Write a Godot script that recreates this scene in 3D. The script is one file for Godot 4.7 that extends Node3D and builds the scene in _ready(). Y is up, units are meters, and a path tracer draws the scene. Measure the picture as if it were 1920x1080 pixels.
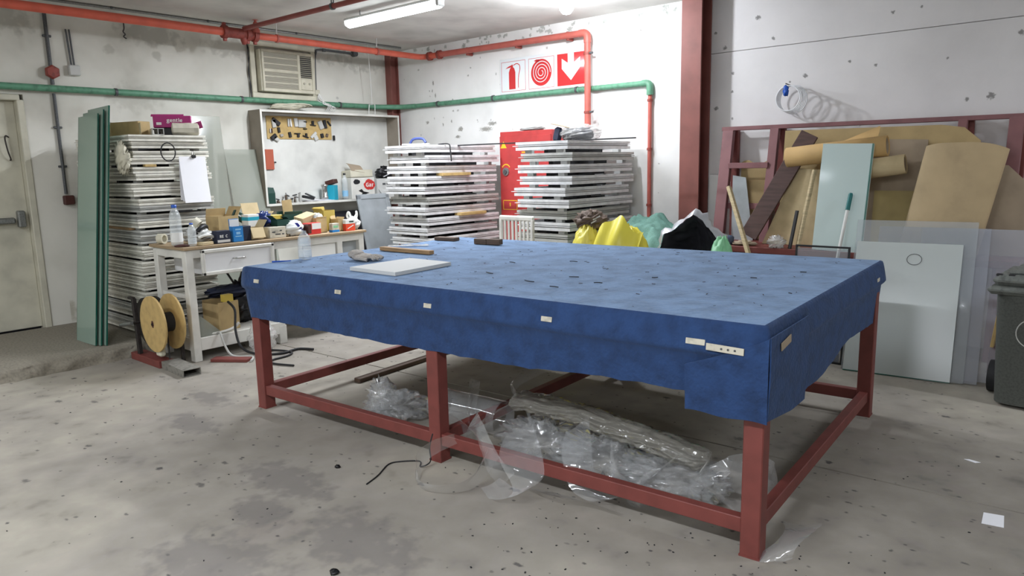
extends Node3D
# A glass and aluminium workshop: a cloth covered glazing table, stacks of window frames, a cluttered desk, a glass rack.
# Axes: x runs along the back wall (z = 0), z towards the viewer, the left wall is x = 0. Units are metres.

var T := {}      # shared textures
var M := {}      # shared materials
var used := {}   # names already given
var rng := RandomNumberGenerator.new()
const ORD := ["topmost", "second from the top", "third from the top", "fourth from the top", "fifth from the top", "sixth from the top", "seventh from the top", "eighth from the top", "ninth from the top", "tenth from the top", "eleventh from the top", "twelfth from the top", "thirteenth from the top", "fourteenth from the top", "fifteenth from the top", "sixteenth from the top", "seventeenth from the top", "eighteenth from the top", "nineteenth from the top", "twentieth from the top", "21st from the top", "22nd from the top", "23rd from the top", "24th from the top", "25th from the top", "26th from the top", "27th from the top", "28th from the top"]

# ---------------------------------------------------------------- mesh building
class MB:
	var st := SurfaceTool.new()
	func _init() -> void:
		st.begin(Mesh.PRIMITIVE_TRIANGLES)
		st.set_smooth_group(-1)
	func smooth(on: bool) -> void:
		st.set_smooth_group(1 if on else -1)
	func v(p: Vector3, n: Vector3) -> void:
		var a := n.abs()
		if a.y >= a.x and a.y >= a.z: st.set_uv(Vector2(p.x, p.z))
		elif a.x >= a.z: st.set_uv(Vector2(p.z, -p.y))
		else: st.set_uv(Vector2(p.x, -p.y))
		st.add_vertex(p)
	func tri(a: Vector3, b: Vector3, c: Vector3) -> void:   # counter-clockwise seen from outside
		var n := (b - a).cross(c - a)
		v(a, n); v(c, n); v(b, n)
	func quad(a: Vector3, b: Vector3, c: Vector3, d: Vector3) -> void:
		tri(a, b, c); tri(a, c, d)
	func oq(a: Vector3, b: Vector3, c: Vector3, d: Vector3, o: Vector3) -> void:   # turned away from o
		if (b - a).cross(c - a).dot(a + b + c + d - o * 4.0) < 0.0: quad(a, d, c, b)
		else: quad(a, b, c, d)
	func ot(a: Vector3, b: Vector3, c: Vector3, o: Vector3) -> void:
		if (b - a).cross(c - a).dot(a + b + c - o * 3.0) < 0.0: tri(a, c, b)
		else: tri(a, b, c)
	func box(c: Vector3, s: Vector3, b := 0.0, bs := Basis()) -> MB:
		var h := s * 0.5
		b = min(b, min(h.x, min(h.y, h.z)) * 0.9)
		for ax in 3:
			var u := (ax + 1) % 3
			var w := (ax + 2) % 3
			for sg in [-1.0, 1.0]:
				var q := []
				for k in [[-1, -1], [1, -1], [1, 1], [-1, 1]]:
					var p := Vector3()
					p[ax] = h[ax] * sg
					p[u] = (h[u] - b) * k[0]
					p[w] = (h[w] - b) * k[1]
					q.append(c + bs * p)
				oq(q[0], q[1], q[2], q[3], c)
				if b > 0.0:
					for sw in [-1.0, 1.0]:
						var e := []
						for k in [-1.0, 1.0]:
							var p := Vector3(); var r := Vector3()
							p[ax] = h[ax] * sg; p[u] = (h[u] - b) * sw; p[w] = (h[w] - b) * k
							r[ax] = (h[ax] - b) * sg; r[u] = h[u] * sw; r[w] = (h[w] - b) * k
							e.append(c + bs * p); e.append(c + bs * r)
						oq(e[0], e[1], e[3], e[2], c)
		if b > 0.0:
			for i in 8:
				var sx := 1.0 if i & 1 else -1.0
				var sy := 1.0 if i & 2 else -1.0
				var sz := 1.0 if i & 4 else -1.0
				ot(c + bs * Vector3(sx * h.x, sy * (h.y - b), sz * (h.z - b)), c + bs * Vector3(sx * (h.x - b), sy * h.y, sz * (h.z - b)), c + bs * Vector3(sx * (h.x - b), sy * (h.y - b), sz * h.z), c)
		return self
	func bar(a: Vector3, b: Vector3, w: float, t: float, bev := 0.0, up := Vector3.UP) -> MB:   # box from a to b, w across, t along up
		var d := (b - a).normalized()
		if absf(d.dot(up)) > 0.99: up = Vector3.BACK
		var s := d.cross(up).normalized()
		return box((a + b) * 0.5, Vector3((b - a).length(), t, w), bev, Basis(d, s.cross(d), s))
	func tube(pts: Array, r: float, n := 8, caps := true, r1 := -1.0) -> MB:
		var rings := []
		var d: Vector3 = (pts[1] - pts[0]).normalized()
		var s := d.cross(Vector3.UP if absf(d.y) < 0.9 else Vector3.RIGHT).normalized()
		for i in pts.size():
			var a: Vector3 = pts[max(i - 1, 0)]
			var b: Vector3 = pts[min(i + 1, pts.size() - 1)]
			var t := (b - a).normalized()
			s = (s - t * s.dot(t)).normalized()
			var w := t.cross(s)
			var rr: float = r if r1 < 0.0 else lerpf(r, r1, float(i) / (pts.size() - 1))
			var ring := []
			for k in n: ring.append(pts[i] + (s * cos(TAU * k / n) + w * sin(TAU * k / n)) * rr)
			rings.append(ring)
		smooth(true)
		for i in pts.size() - 1:
			for k in n:
				var k2 := (k + 1) % n
				quad(rings[i][k], rings[i][k2], rings[i + 1][k2], rings[i + 1][k])
		smooth(false)
		if caps:
			var e := pts.size() - 1
			for k in range(1, n - 1):
				tri(rings[0][0], rings[0][k + 1], rings[0][k])
				tri(rings[e][0], rings[e][k], rings[e][k + 1])
		return self
	func cyl(a: Vector3, b: Vector3, r: float, n := 16, r1 := -1.0) -> MB:
		return tube([a, b], r, n, true, r1)
	func lathe(prof: Array, n := 20, xf := Transform3D(), soft := true) -> MB:   # prof: (radius, height) from the bottom up
		smooth(soft)
		for i in prof.size() - 1:
			for k in n:
				var a0 := TAU * k / n
				var a1 := TAU * (k + 1) / n
				var p: Vector2 = prof[i]
				var q: Vector2 = prof[i + 1]
				var A := xf * Vector3(p.x * cos(a0), p.y, -p.x * sin(a0)); var B := xf * Vector3(p.x * cos(a1), p.y, -p.x * sin(a1))
				var C := xf * Vector3(q.x * cos(a1), q.y, -q.x * sin(a1)); var D := xf * Vector3(q.x * cos(a0), q.y, -q.x * sin(a0))
				if p.x < 1e-5: tri(A, C, D)
				elif q.x < 1e-5: tri(A, B, C)
				else: quad(A, B, C, D)
		smooth(false)
		return self
	func prism(poly: Array, depth: float, xf := Transform3D()) -> MB:   # polygon in x,y pushed along +z
		var pp := PackedVector2Array(poly)
		if Geometry2D.is_polygon_clockwise(pp): pp.reverse()
		var ix := Geometry2D.triangulate_polygon(pp)
		for i in range(0, ix.size(), 3):
			var a := pp[ix[i]]; var b := pp[ix[i + 1]]; var c := pp[ix[i + 2]]
			if (b - a).cross(c - a) < 0.0:
				var t := b; b = c; c = t
			tri(xf * Vector3(a.x, a.y, depth), xf * Vector3(b.x, b.y, depth), xf * Vector3(c.x, c.y, depth))
			tri(xf * Vector3(a.x, a.y, 0), xf * Vector3(c.x, c.y, 0), xf * Vector3(b.x, b.y, 0))
		for i in pp.size():
			var a := pp[i]; var b := pp[(i + 1) % pp.size()]
			quad(xf * Vector3(a.x, a.y, 0), xf * Vector3(b.x, b.y, 0), xf * Vector3(b.x, b.y, depth), xf * Vector3(a.x, a.y, depth))
		return self
	func sheet(nu: int, nv: int, f: Callable, thick := 0.0, soft := true) -> MB:
		var g := []
		for i in nu + 1:
			var row := []
			for j in nv + 1: row.append(f.call(float(i) / nu, float(j) / nv))
			g.append(row)
		var g2 := []
		if thick > 0.0:
			for i in nu + 1:
				var row := []
				for j in nv + 1:
					var du: Vector3 = g[min(i + 1, nu)][j] - g[max(i - 1, 0)][j]
					var dv: Vector3 = g[i][min(j + 1, nv)] - g[i][max(j - 1, 0)]
					row.append(g[i][j] - du.cross(dv).normalized() * thick)
				g2.append(row)
		smooth(soft)
		for i in nu:
			for j in nv:
				quad(g[i][j], g[i + 1][j], g[i + 1][j + 1], g[i][j + 1])
				if thick > 0.0: quad(g2[i][j], g2[i][j + 1], g2[i + 1][j + 1], g2[i + 1][j])
		smooth(false)
		if thick > 0.0:
			for i in nu:
				quad(g2[i][0], g2[i + 1][0], g[i + 1][0], g[i][0])
				quad(g[i][nv], g[i + 1][nv], g2[i + 1][nv], g2[i][nv])
			for j in nv:
				quad(g[0][j], g[0][j + 1], g2[0][j + 1], g2[0][j])
				quad(g2[nu][j], g2[nu][j + 1], g[nu][j + 1], g[nu][j])
		return self
	func mesh(m: Material) -> ArrayMesh:
		st.generate_normals()
		var o := st.commit()
		o.surface_set_material(0, m)
		return o

func mb() -> MB:
	return MB.new()

# ---------------------------------------------------------------- things and parts
func numbered(n: String) -> String:
	var k: int = used.get(n, 0)
	used[n] = k + 1
	return n if k == 0 else "%s_%03d" % [n, k]

func tag(o: Node, label: String, cat: String, group := "") -> void:
	o.set_meta("label", label)
	o.set_meta("category", cat)
	if group: o.set_meta("group", group)

func thing(called: String, label: String, cat: String, at := Vector3.ZERO, turn := 0.0, group := "") -> Node3D:
	var o := Node3D.new()
	o.name = numbered(called)
	add_child(o)
	o.position = at
	o.rotation.y = turn
	tag(o, label, cat, group)
	return o

func inst(called: String, me: Mesh, parent: Node) -> MeshInstance3D:
	var o := MeshInstance3D.new()
	o.name = called
	o.mesh = me
	parent.add_child(o, true)
	return o

func part(parent: Node, called: String, b: MB, m: Material, label := "") -> MeshInstance3D:
	var o := inst(called, b.mesh(m), parent)
	if label: o.set_meta("label", label)
	return o

func one(called: String, b: MB, m: Material, label: String, cat: String, at := Vector3.ZERO, turn := 0.0, group := "") -> MeshInstance3D:
	var o := inst(numbered(called), b.mesh(m), self)
	o.position = at
	o.rotation.y = turn
	tag(o, label, cat, group)
	return o

func struct(called: String, b: MB, m: Material, parent: Node = null) -> MeshInstance3D:
	var o := inst(called, b.mesh(m), self if parent == null else parent)
	if parent == null: o.set_meta("kind", "structure")
	return o

func text(parent: Node, called: String, s: String, height: float, m: Material, xf: Transform3D, serif := false) -> void:
	var t := TextMesh.new()
	var f := SystemFont.new()
	f.font_names = PackedStringArray(["Droid Serif" if serif else "Droid Sans"])
	f.font_weight = 700
	t.font = f
	t.text = s
	t.font_size = 32
	t.pixel_size = height / 23.0
	t.depth = 0.0012
	t.material = m
	var o := inst(called, t, parent)
	o.transform = xf

func rot(yaw: float, pitch := 0.0, roll := 0.0) -> Basis:
	return Basis.from_euler(Vector3(pitch, yaw, roll))

func curve(pts: Array, n := 6) -> Array:   # Catmull-Rom through the points
	var out := []
	for i in pts.size() - 1:
		var p0: Vector3 = pts[max(i - 1, 0)]
		var p3: Vector3 = pts[min(i + 2, pts.size() - 1)]
		for k in n: out.append((pts[i] as Vector3).cubic_interpolate(pts[i + 1], p0, p3, float(k) / n))
	out.append(pts[-1])
	return out

var nz := FastNoiseLite.new()
func lump(rx: float, ry: float, rz: float, amt: float, fr: float, sd: int, n := 22, flat := true, pinch := 0.0) -> MB:   # a crumpled bag standing on y = 0
	nz.seed = sd
	nz.frequency = fr
	nz.fractal_octaves = 3
	nz.noise_type = FastNoiseLite.TYPE_SIMPLEX_SMOOTH
	var b := mb()
	b.sheet(n, n, func(u: float, v: float) -> Vector3:
		var th := -TAU * (u if u < 1.0 else 0.0)
		var ph := PI * (v - 0.5)
		var d := Vector3(cos(ph) * cos(th), sin(ph), cos(ph) * sin(th))
		var k := 1.0 + amt * (1.0 - 2.0 * absf(nz.get_noise_3dv(d * 3.0 + Vector3(sd, 0, 0))) * 2.0) + amt * 0.8 * nz.get_noise_3dv(d * 9.0)
		k *= 1.0 - pinch * max(d.y, 0.0) * (1.0 - d.y) * 2.0
		var p := Vector3(d.x * rx, d.y * ry, d.z * rz) * k
		p.y += ry
		if flat: p.y = maxf(p.y - 0.06 * ry, 0.0)
		return p)
	return b

# ---------------------------------------------------------------- textures and materials
func grey(size: int, fr: float, oct: int, sd: int, type := FastNoiseLite.TYPE_SIMPLEX_SMOOTH) -> Image:
	var n := FastNoiseLite.new()
	n.seed = sd
	n.frequency = fr
	n.fractal_octaves = oct
	n.noise_type = type
	return n.get_seamless_image(size, size)

func ramped(img: Image, stops: Array) -> Image:   # stops: [level 0..1, Color]
	img.convert(Image.FORMAT_L8)
	var lut := PackedByteArray()
	lut.resize(768)
	for i in 256:
		var t := i / 255.0
		var c: Color = stops[0][1]
		for k in stops.size() - 1:
			if t >= stops[k][0]: c = (stops[k][1] as Color).lerp(stops[k + 1][1], clampf((t - stops[k][0]) / (stops[k + 1][0] - stops[k][0]), 0.0, 1.0))
		lut[i * 3] = int(c.r * 255.0); lut[i * 3 + 1] = int(c.g * 255.0); lut[i * 3 + 2] = int(c.b * 255.0)
	var d := img.get_data()
	var o := PackedByteArray()
	o.resize(d.size() * 3)
	for i in d.size():
		var k := d[i] * 3
		o[i * 3] = lut[k]; o[i * 3 + 1] = lut[k + 1]; o[i * 3 + 2] = lut[k + 2]
	return Image.create_from_data(img.get_width(), img.get_height(), false, Image.FORMAT_RGB8, o)

func tex(i: Image) -> ImageTexture:
	i.generate_mipmaps()
	return ImageTexture.create_from_image(i)

func g(v: float) -> Color:
	return Color(v, v, v)

func mat(key: String, c: String, rough := 0.7, t := "", scale := 1.0, metal := 0.0) -> StandardMaterial3D:
	if M.has(key): return M[key]
	var m := StandardMaterial3D.new()
	m.albedo_color = Color(c)
	m.roughness = rough
	m.metallic = metal
	if t:
		m.albedo_texture = T[t]
		m.uv1_triplanar = true
		m.uv1_world_triplanar = true
		m.uv1_scale = Vector3.ONE * scale
	M[key] = m
	return m

func bump(m: StandardMaterial3D, t: String, amount: float) -> void:
	m.normal_enabled = true
	m.normal_texture = T[t]
	m.normal_scale = amount

func glassy(key: String, c: String, a: float, rough := 0.05) -> StandardMaterial3D:
	var m := mat(key, c, rough)
	m.transparency = BaseMaterial3D.TRANSPARENCY_ALPHA
	m.albedo_color.a = a
	return m

func spot(img: Image, x: float, y: float, r: float, c: Color, ppm: float, asp := 1.0, seedv := 0) -> void:   # a ragged mark on a surface, metres
	var n := FastNoiseLite.new()
	n.seed = seedv
	n.frequency = 0.18 if r < 0.04 else 0.035
	n.fractal_octaves = 4
	var cx := int(x * ppm); var cy := int(y * ppm); var rr := int(ceil(r * ppm * max(1.0, asp))) + 2
	for j in range(cy - rr, cy + rr + 1):
		for i in range(cx - rr, cx + rr + 1):
			if i < 0 or j < 0 or i >= img.get_width() or j >= img.get_height(): continue
			var d := Vector2((i - cx) / asp, j - cy).length() / (r * ppm)
			var k := clampf((1.0 - d) * 2.2 + n.get_noise_2d(i, j) * 1.4, 0.0, 1.0) * c.a
			if k > 0.0 and d < 1.3: img.set_pixel(i, j, img.get_pixel(i, j).lerp(Color(c.r, c.g, c.b), k))

func make_textures() -> void:
	T.blotch = tex(ramped(grey(512, 0.008, 5, 3), [[0.0, g(0.86)], [0.5, g(0.95)], [1.0, g(1.0)]]))
	T.fine = tex(ramped(grey(512, 0.06, 4, 4), [[0.0, g(0.72)], [0.45, g(0.92)], [1.0, g(1.0)]]))
	T.dirt = tex(ramped(grey(512, 0.02, 5, 5), [[0.0, g(0.7)], [0.3, g(0.84)], [0.45, g(0.96)], [1.0, g(1.0)]]))
	var w := FastNoiseLite.new()
	w.seed = 9
	w.frequency = 0.05
	w.fractal_octaves = 4
	var wi := w.get_seamless_image(48, 512)
	wi.resize(512, 512, Image.INTERPOLATE_CUBIC)
	T.grain = tex(ramped(wi, [[0.0, g(0.76)], [0.4, g(0.9)], [0.6, g(0.96)], [1.0, g(1.0)]]))
	T.dust = tex(ramped(grey(512, 0.012, 5, 11), [[0.0, Color("5f7ea8")], [0.35, Color("7f9cc0")], [0.55, Color("a7bdd4")], [0.8, Color("c9d6e2")], [1.0, Color("dfe6ec")]]))
	T.pile = tex(ramped(grey(512, 0.02, 5, 12), [[0.0, g(0.78)], [0.4, g(0.92)], [0.7, g(1.0)], [1.0, g(1.0)]]))
	var bi := grey(512, 0.09, 3, 21)
	bi.bump_map_to_normal_map(3.0)
	T.nfine = tex(bi)
	var bc := grey(512, 0.02, 5, 22)
	bc.bump_map_to_normal_map(6.0)
	T.ncoarse = tex(bc)
	# floor: worn concrete with dust, dark pits and stains
	var fs := 2048
	var ppm := fs / 8.2
	var base := ramped(grey(fs, 0.0016, 6, 31), [[0.0, Color("827c74")], [0.38, Color("8f8980")], [0.5, Color("979186")], [0.62, Color("9b9589")], [1.0, Color("9f998d")]])
	var fine := ramped(grey(1024, 0.03, 4, 32), [[0.0, g(0.42)], [0.25, g(0.5)], [1.0, g(0.56)]])
	fine.resize(fs, fs, Image.INTERPOLATE_CUBIC)
	var bd := base.get_data()
	var fd := fine.get_data()
	for i in bd.size(): bd[i] = mini(bd[i] * fd[i] / 128, 255)
	var fl := Image.create_from_data(fs, fs, false, Image.FORMAT_RGB8, bd)
	rng.seed = 77
	for i in 2600:
		var a := rng.randf()
		spot(fl, rng.randf_range(0.2, 8.0), rng.randf_range(0.2, 8.0), rng.randf_range(0.004, 0.009) if a < 0.93 else rng.randf_range(0.012, 0.025), Color(0.24, 0.23, 0.23, rng.randf_range(0.3, 0.85)), ppm, rng.randf_range(0.7, 2.0), i)
	for s in [[4.55, 4.7, 0.16, 2.2], [4.75, 4.95, 0.13, 1.5], [5.3, 4.85, 0.2, 1.8], [3.4, 4.6, 0.12, 2.4], [5.0, 5.3, 0.22, 1.6], [5.9, 5.1, 0.16, 1.7], [3.0, 4.3, 0.1, 2.5], [6.9, 4.2, 0.2, 1.4]]:
		spot(fl, s[0], s[1], s[2], Color(0.42, 0.40, 0.39, 0.5), ppm, s[3], int(s[0] * 100))
	T.floor = tex(fl)
	# walls: painted blockwork, patched and chipped
	var ws := 1024
	var wp := 250.0
	var lw := ramped(grey(ws, 0.004, 5, 41), [[0.0, Color("bdbab0")], [0.35, Color("d3d1c7")], [0.6, Color("dddbd2")], [1.0, Color("e4e2d9")]])
	for s in [[0.45, 0.13, 0.16, 3.5, "8d8c82"], [1.05, 0.10, 0.14, 3.0, "94938a"], [2.2, 0.16, 0.12, 3.2, "97958c"], [3.1, 0.12, 0.12, 3.0, "8f8e86"], [3.3, 0.75, 0.14, 2.0, "b1aea4"], [3.75, 1.1, 0.12, 0.8, "b0ab9f"], [3.9, 2.7, 0.12, 0.7, "9b9482"], [4.1, 2.75, 0.1, 1.0, "8e866f"], [2.9, 1.1, 0.1, 1.6, "aaa89e"], [0.62, 0.95, 0.03, 1.0, "9fa09c"], [0.9, 0.62, 0.02, 1.0, "8d8c88"], [3.5, 0.31, 0.05, 1.2, "9a988c"], [3.05, 0.33, 0.05, 1.0, "97958a"]]:
		var c := Color(s[4]); c.a = 0.38
		spot(lw, s[0], s[1], s[2], c, wp, s[3], int(s[0] * 91))
	T.lwall = tex(lw)
	var bw := ramped(grey(ws, 0.005, 5, 51), [[0.0, Color("d8d7d4")], [0.4, Color("e6e5e2")], [1.0, Color("efeeec")]])
	rng.seed = 5
	for i in 70:
		spot(bw, rng.randf_range(0.2, 4.0), rng.randf_range(0.1, 2.2), rng.randf_range(0.006, 0.016), Color(0.5, 0.49, 0.47, rng.randf_range(0.3, 0.7)), wp, rng.randf_range(0.6, 1.4), i)
	for s in [[1.62, 1.05, 0.03, 3.5], [1.72, 0.99, 0.025, 3.0], [1.2, 1.03, 0.03, 1.6], [0.75, 0.45, 0.03, 0.5], [0.78, 0.6, 0.03, 0.45], [0.73, 0.54, 0.02, 0.5], [0.62, 0.92, 0.02, 1.5], [1.05, 0.93, 0.02, 0.6], [0.9, 0.96, 0.02, 0.6], [1.15, 1.12, 0.02, 2.5]]:
		spot(bw, s[0], s[1], s[2], Color(0.50, 0.49, 0.46, 0.75), wp, s[3], int(s[0] * 77))
	for i in 60:
		spot(bw, rng.randf_range(0.1, 4.1), rng.randf_range(0.0, 0.09), rng.randf_range(0.012, 0.03), Color(0.55, 0.56, 0.53, 0.6), wp, rng.randf_range(0.4, 1.8), i + 200)
	T.bwall = tex(bw)
	var rw := ramped(grey(ws, 0.004, 5, 61), [[0.0, Color("dddada")], [0.5, Color("e7e4e4")], [1.0, Color("eeebeb")]])
	# filled anchor holes and chips, metres from the column and from the ceiling
	for s in [[0.12, 0.47, 0.018], [0.03, 0.33, 0.014], [0.42, 0.25, 0.022], [0.82, 0.15, 0.016], [1.05, 0.1, 0.024], [0.56, 0.44, 0.016], [1.95, 0.05, 0.022], [2.1, 0.02, 0.02], [1.5, 0.36, 0.014], [0.85, 0.78, 0.02], [0.72, 0.82, 0.01], [1.3, 1.2, 0.022], [2.35, 0.62, 0.02], [2.2, 1.05, 0.028], [2.05, 1.06, 0.016], [1.78, 1.2, 0.014], [2.55, 1.2, 0.018], [0.05, 1.0, 0.02], [0.78, 1.45, 0.014], [0.2, 0.7, 0.014], [0.2, 0.86, 0.012], [0.21, 1.1, 0.012], [1.4, 0.75, 0.012], [1.9, 0.75, 0.01], [1.7, 0.35, 0.01], [1.2, 0.7, 0.012]]:
		spot(rw, s[0], s[1], s[2], Color(0.42, 0.41, 0.40, 0.7), wp, 1.1, int(s[0] * 50 + s[1] * 900))
	T.rwall = tex(rw)

func make_materials() -> void:
	var m := mat("floor", "ffffff", 0.85)
	m.albedo_texture = T.floor
	m.uv1_scale = Vector3.ONE / 8.2
	m = mat("lwall", "ffffff", 0.85); m.albedo_texture = T.lwall; m.uv1_scale = Vector3.ONE / 4.096; m.uv1_offset = Vector3(0, 0.72, 0)
	m = mat("bwall", "ffffff", 0.8); m.albedo_texture = T.bwall; m.uv1_scale = Vector3.ONE / 4.096; m.uv1_offset = Vector3(0, 0.72, 0)
	m = mat("rwall", "ffffff", 0.75); m.albedo_texture = T.rwall; m.uv1_scale = Vector3.ONE / 4.096; m.uv1_offset = Vector3(-4.46 / 4.096, 0.72, 0)
	mat("ceiling", "dedcd7", 0.9, "blotch", 0.35)
	mat("otherwall", "dcdad3", 0.9, "blotch", 0.3)
	mat("kerb", "938c7e", 0.95, "fine", 1.3)
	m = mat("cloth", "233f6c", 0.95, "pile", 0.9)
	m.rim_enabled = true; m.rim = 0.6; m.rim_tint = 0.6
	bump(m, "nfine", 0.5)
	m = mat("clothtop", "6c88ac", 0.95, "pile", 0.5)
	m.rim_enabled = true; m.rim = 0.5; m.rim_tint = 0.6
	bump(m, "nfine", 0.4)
	mat("oxide", "7d3f39", 0.55, "blotch", 1.5)
	mat("oxidecol", "8a534b", 0.6, "blotch", 0.8)
	mat("rackpaint", "8d6062", 0.6, "blotch", 1.0)
	mat("pipered", "e46c55", 0.45, "blotch", 1.2)
	mat("pipepink", "c4665a", 0.5, "blotch", 1.2)
	mat("branchred", "8f4640", 0.5, "blotch", 1.5)
	mat("couplingred", "96443a", 0.55, "dirt", 2.0)
	mat("green", "62987b", 0.5, "dirt", 1.0)
	mat("galv", "9b9d9b", 0.4, "fine", 2.0, 0.7)
	mat("darkgalv", "5f6163", 0.5, "fine", 2.0, 0.4)
	m = mat("alu", "ececec", 0.42, "blotch", 1.6, 0.05)
	mat("aluold", "ebe8dc", 0.5, "blotch", 2.0, 0.05)
	mat("aludark", "c6c6c1", 0.45, "blotch", 1.6, 0.1)
	mat("white", "e4e2da", 0.55, "blotch", 0.8)
	mat("whiteclean", "e6e6e2", 0.45)
	mat("cream", "d9d4bf", 0.5, "blotch", 1.0)
	mat("acslat", "b4b09f", 0.6)
	mat("acdark", "8d897b", 0.7)
	mat("dark", "1d1d20", 0.5)
	mat("black", "0f0f11", 0.45)
	mat("rubber", "222224", 0.7, "fine", 3.0)
	mat("navyblue", "3b4a86", 0.5)
	mat("paleblue", "8fbfe0", 0.45)
	mat("greywhite", "e3e3e3", 0.5)
	mat("navyfoil", "1c2f66", 0.3)
	mat("yellowcard", "c9b04e", 0.4)
	mat("olivecard", "b09a4a", 0.6)
	mat("tapeblue", "2a2f8e", 0.4)
	mat("galvdusty", "8f8c84", 0.6, "dirt", 2.0, 0.2)
	mat("slateblue", "4c5a70", 0.6)
	mat("kraftboard2", "c5ae88", 0.8, "blotch", 0.8)
	mat("navy", "1b2238", 0.6)
	mat("kraft", "c2a878", 0.85, "blotch", 1.5)
	mat("kraftroll", "d3ae74", 0.75, "blotch", 0.9)
	mat("kraftpale", "d0bc93", 0.85, "blotch", 1.5)
	mat("kraftboard", "bda577", 0.85, "blotch", 0.8)
	mat("kraftdull", "ab9a84", 0.85, "blotch", 0.8)
	mat("olive", "b6a470", 0.85, "blotch", 0.8)
	mat("wood", "b48f64", 0.7, "grain", 2.0)
	mat("woodpale", "d2bf97", 0.75, "grain", 2.0)
	mat("wooddark", "6a5648", 0.75, "grain", 2.5)
	mat("ply", "c7a96e", 0.7, "blotch", 2.5)
	mat("chipboard", "ab9474", 0.8, "fine", 4.0)
	mat("plank", "5e4641", 0.55, "grain", 1.2)
	mat("shelfside", "9a9082", 0.6, "blotch", 1.0)
	mat("board", "e3e3dd", 0.5, "blotch", 0.5)
	mat("greypanel", "aeb4b8", 0.45, "blotch", 1.0)
	mat("slate", "45454f", 0.7, "blotch", 0.8)
	mat("paper", "eeeef2", 0.8)
	mat("papergrey", "c9c9c6", 0.8)
	mat("magenta", "a3256e", 0.55)
	mat("signred", "c83a3b", 0.08)
	mat("signwhite", "dfe4e6", 0.08)
	mat("cabinetred", "b53c3b", 0.45, "blotch", 1.0)
	mat("brick", "b0583f", 0.6)
	mat("yellowprint", "e0b528", 0.5)
	m = mat("bagyellow", "eee04e", 0.4); m.backlight_enabled = true; m.backlight = Color(0.25, 0.22, 0.03)
	m = mat("bagyellow2", "e3d65a", 0.4); m.backlight_enabled = true; m.backlight = Color(0.25, 0.22, 0.05)
	mat("sackbrown", "6d5c50", 0.7, "dirt", 3.0)
	mat("net", "76a598", 0.75, "fine", 3.0)
	mat("foil", "c3c5ca", 0.3, "", 1.0, 0.35)
	mat("bagblack", "17171a", 0.35)
	mat("lining", "3c3b40", 0.4)
	mat("baggreen", "86c796", 0.45)
	m = mat("bagwhite", "e9ebe8", 0.35)
	mat("teal", "15706f", 0.4)
	mat("cyan", "25a3bd", 0.45)
	mat("blue", "2b7fc4", 0.45)
	mat("bluecap", "1b55b8", 0.4)
	mat("red", "c3312d", 0.45)
	mat("orange", "df4a2c", 0.45)
	mat("darkgreen", "143d34", 0.5)
	mat("maroon", "4a2620", 0.6)
	mat("glove", "b9b2ab", 0.9, "fine", 3.0)
	mat("bin", "545752", 0.55, "fine", 2.0)
	mat("binlid", "6d716c", 0.6, "dirt", 2.0)
	mat("steel", "b5b5b3", 0.25, "", 1.0, 0.9)
	mat("steeldark", "3a3533", 0.55, "dirt", 2.0, 0.4)
	mat("dirtywhite", "cfc9b8", 0.6, "dirt", 1.0)
	mat("doorpaint", "d3cfbd", 0.55, "blotch", 0.8)
	mat("foamtile", "c9cac8", 0.7)
	m = glassy("greenglass", "92a89b", 0.86, 0.12)
	glassy("greenedge", "1d5a4c", 0.95, 0.1)
	glassy("blueedge", "5f9a94", 0.95, 0.08)
	glassy("blueglass", "d3e4e1", 0.9, 0.08)
	glassy("frosted", "ccd3d1", 0.78, 0.25)
	glassy("clearglass", "c3cbd0", 0.28, 0.04)
	glassy("clearglass2", "b7bcc8", 0.34, 0.04)
	glassy("olddirtyglass", "a9aea2", 0.5, 0.1)
	glassy("pet", "e9f1f4", 0.28, 0.05)
	glassy("petring", "f4f5f8", 0.9, 0.1)
	glassy("film", "dfe2e4", 0.15, 0.08)
	glassy("filmthick", "96938a", 0.42, 0.14)
	glassy("polybag2", "f0f0ec", 0.85, 0.2)
	glassy("polybag", "efeeea", 0.3, 0.12)
	m = mat("glow", "ffffff", 0.4)
	m.emission_enabled = true; m.emission = Color(0.94, 0.97, 1.0); m.emission_energy_multiplier = 9.0

# ---------------------------------------------------------------- lamps
func tube_lamp(at: Vector3, label: String, energy: float) -> void:   # a sealed twin-tube fitting, length along x
	var o := thing("tube_lamp", label, "lamp", at)
	part(o, "housing", mb().box(Vector3(0, -0.02, 0), Vector3(1.3, 0.035, 0.11), 0.012), M.papergrey)
	var prof := []
	for k in 9: prof.append(Vector2(cos(PI + PI * k / 8.0) * 0.058, sin(PI + PI * k / 8.0) * 0.052 - 0.037))
	var d := mb()
	d.prism(prof, 1.24, Transform3D(Basis(Vector3(0, 0, -1), Vector3.UP, Vector3.RIGHT), Vector3(-0.62, 0, 0)))
	part(o, "diffuser", d, M.glow)
	for s in [-1.0, 1.0]:
		part(o, "end_cap", mb().box(Vector3(s * 0.635, -0.045, 0), Vector3(0.03, 0.06, 0.1), 0.012), M.papergrey)
		part(o, "hanger_rod", mb().cyl(Vector3(s * 0.45, -0.01, 0), Vector3(s * 0.45, 2.951 - at.y, 0), 0.006, 8), M.galv)
	var l := AreaLight3D.new()
	l.name = "light"
	l.area_size = Vector2(1.24, 0.1)
	l.position = Vector3(0, -0.095, 0)
	l.rotation.x = -PI / 2
	l.light_color = Color(0.95, 0.97, 1.0)
	l.light_energy = energy
	l.area_range = 20.0
	l.shadow_enabled = true
	o.add_child(l)

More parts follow.
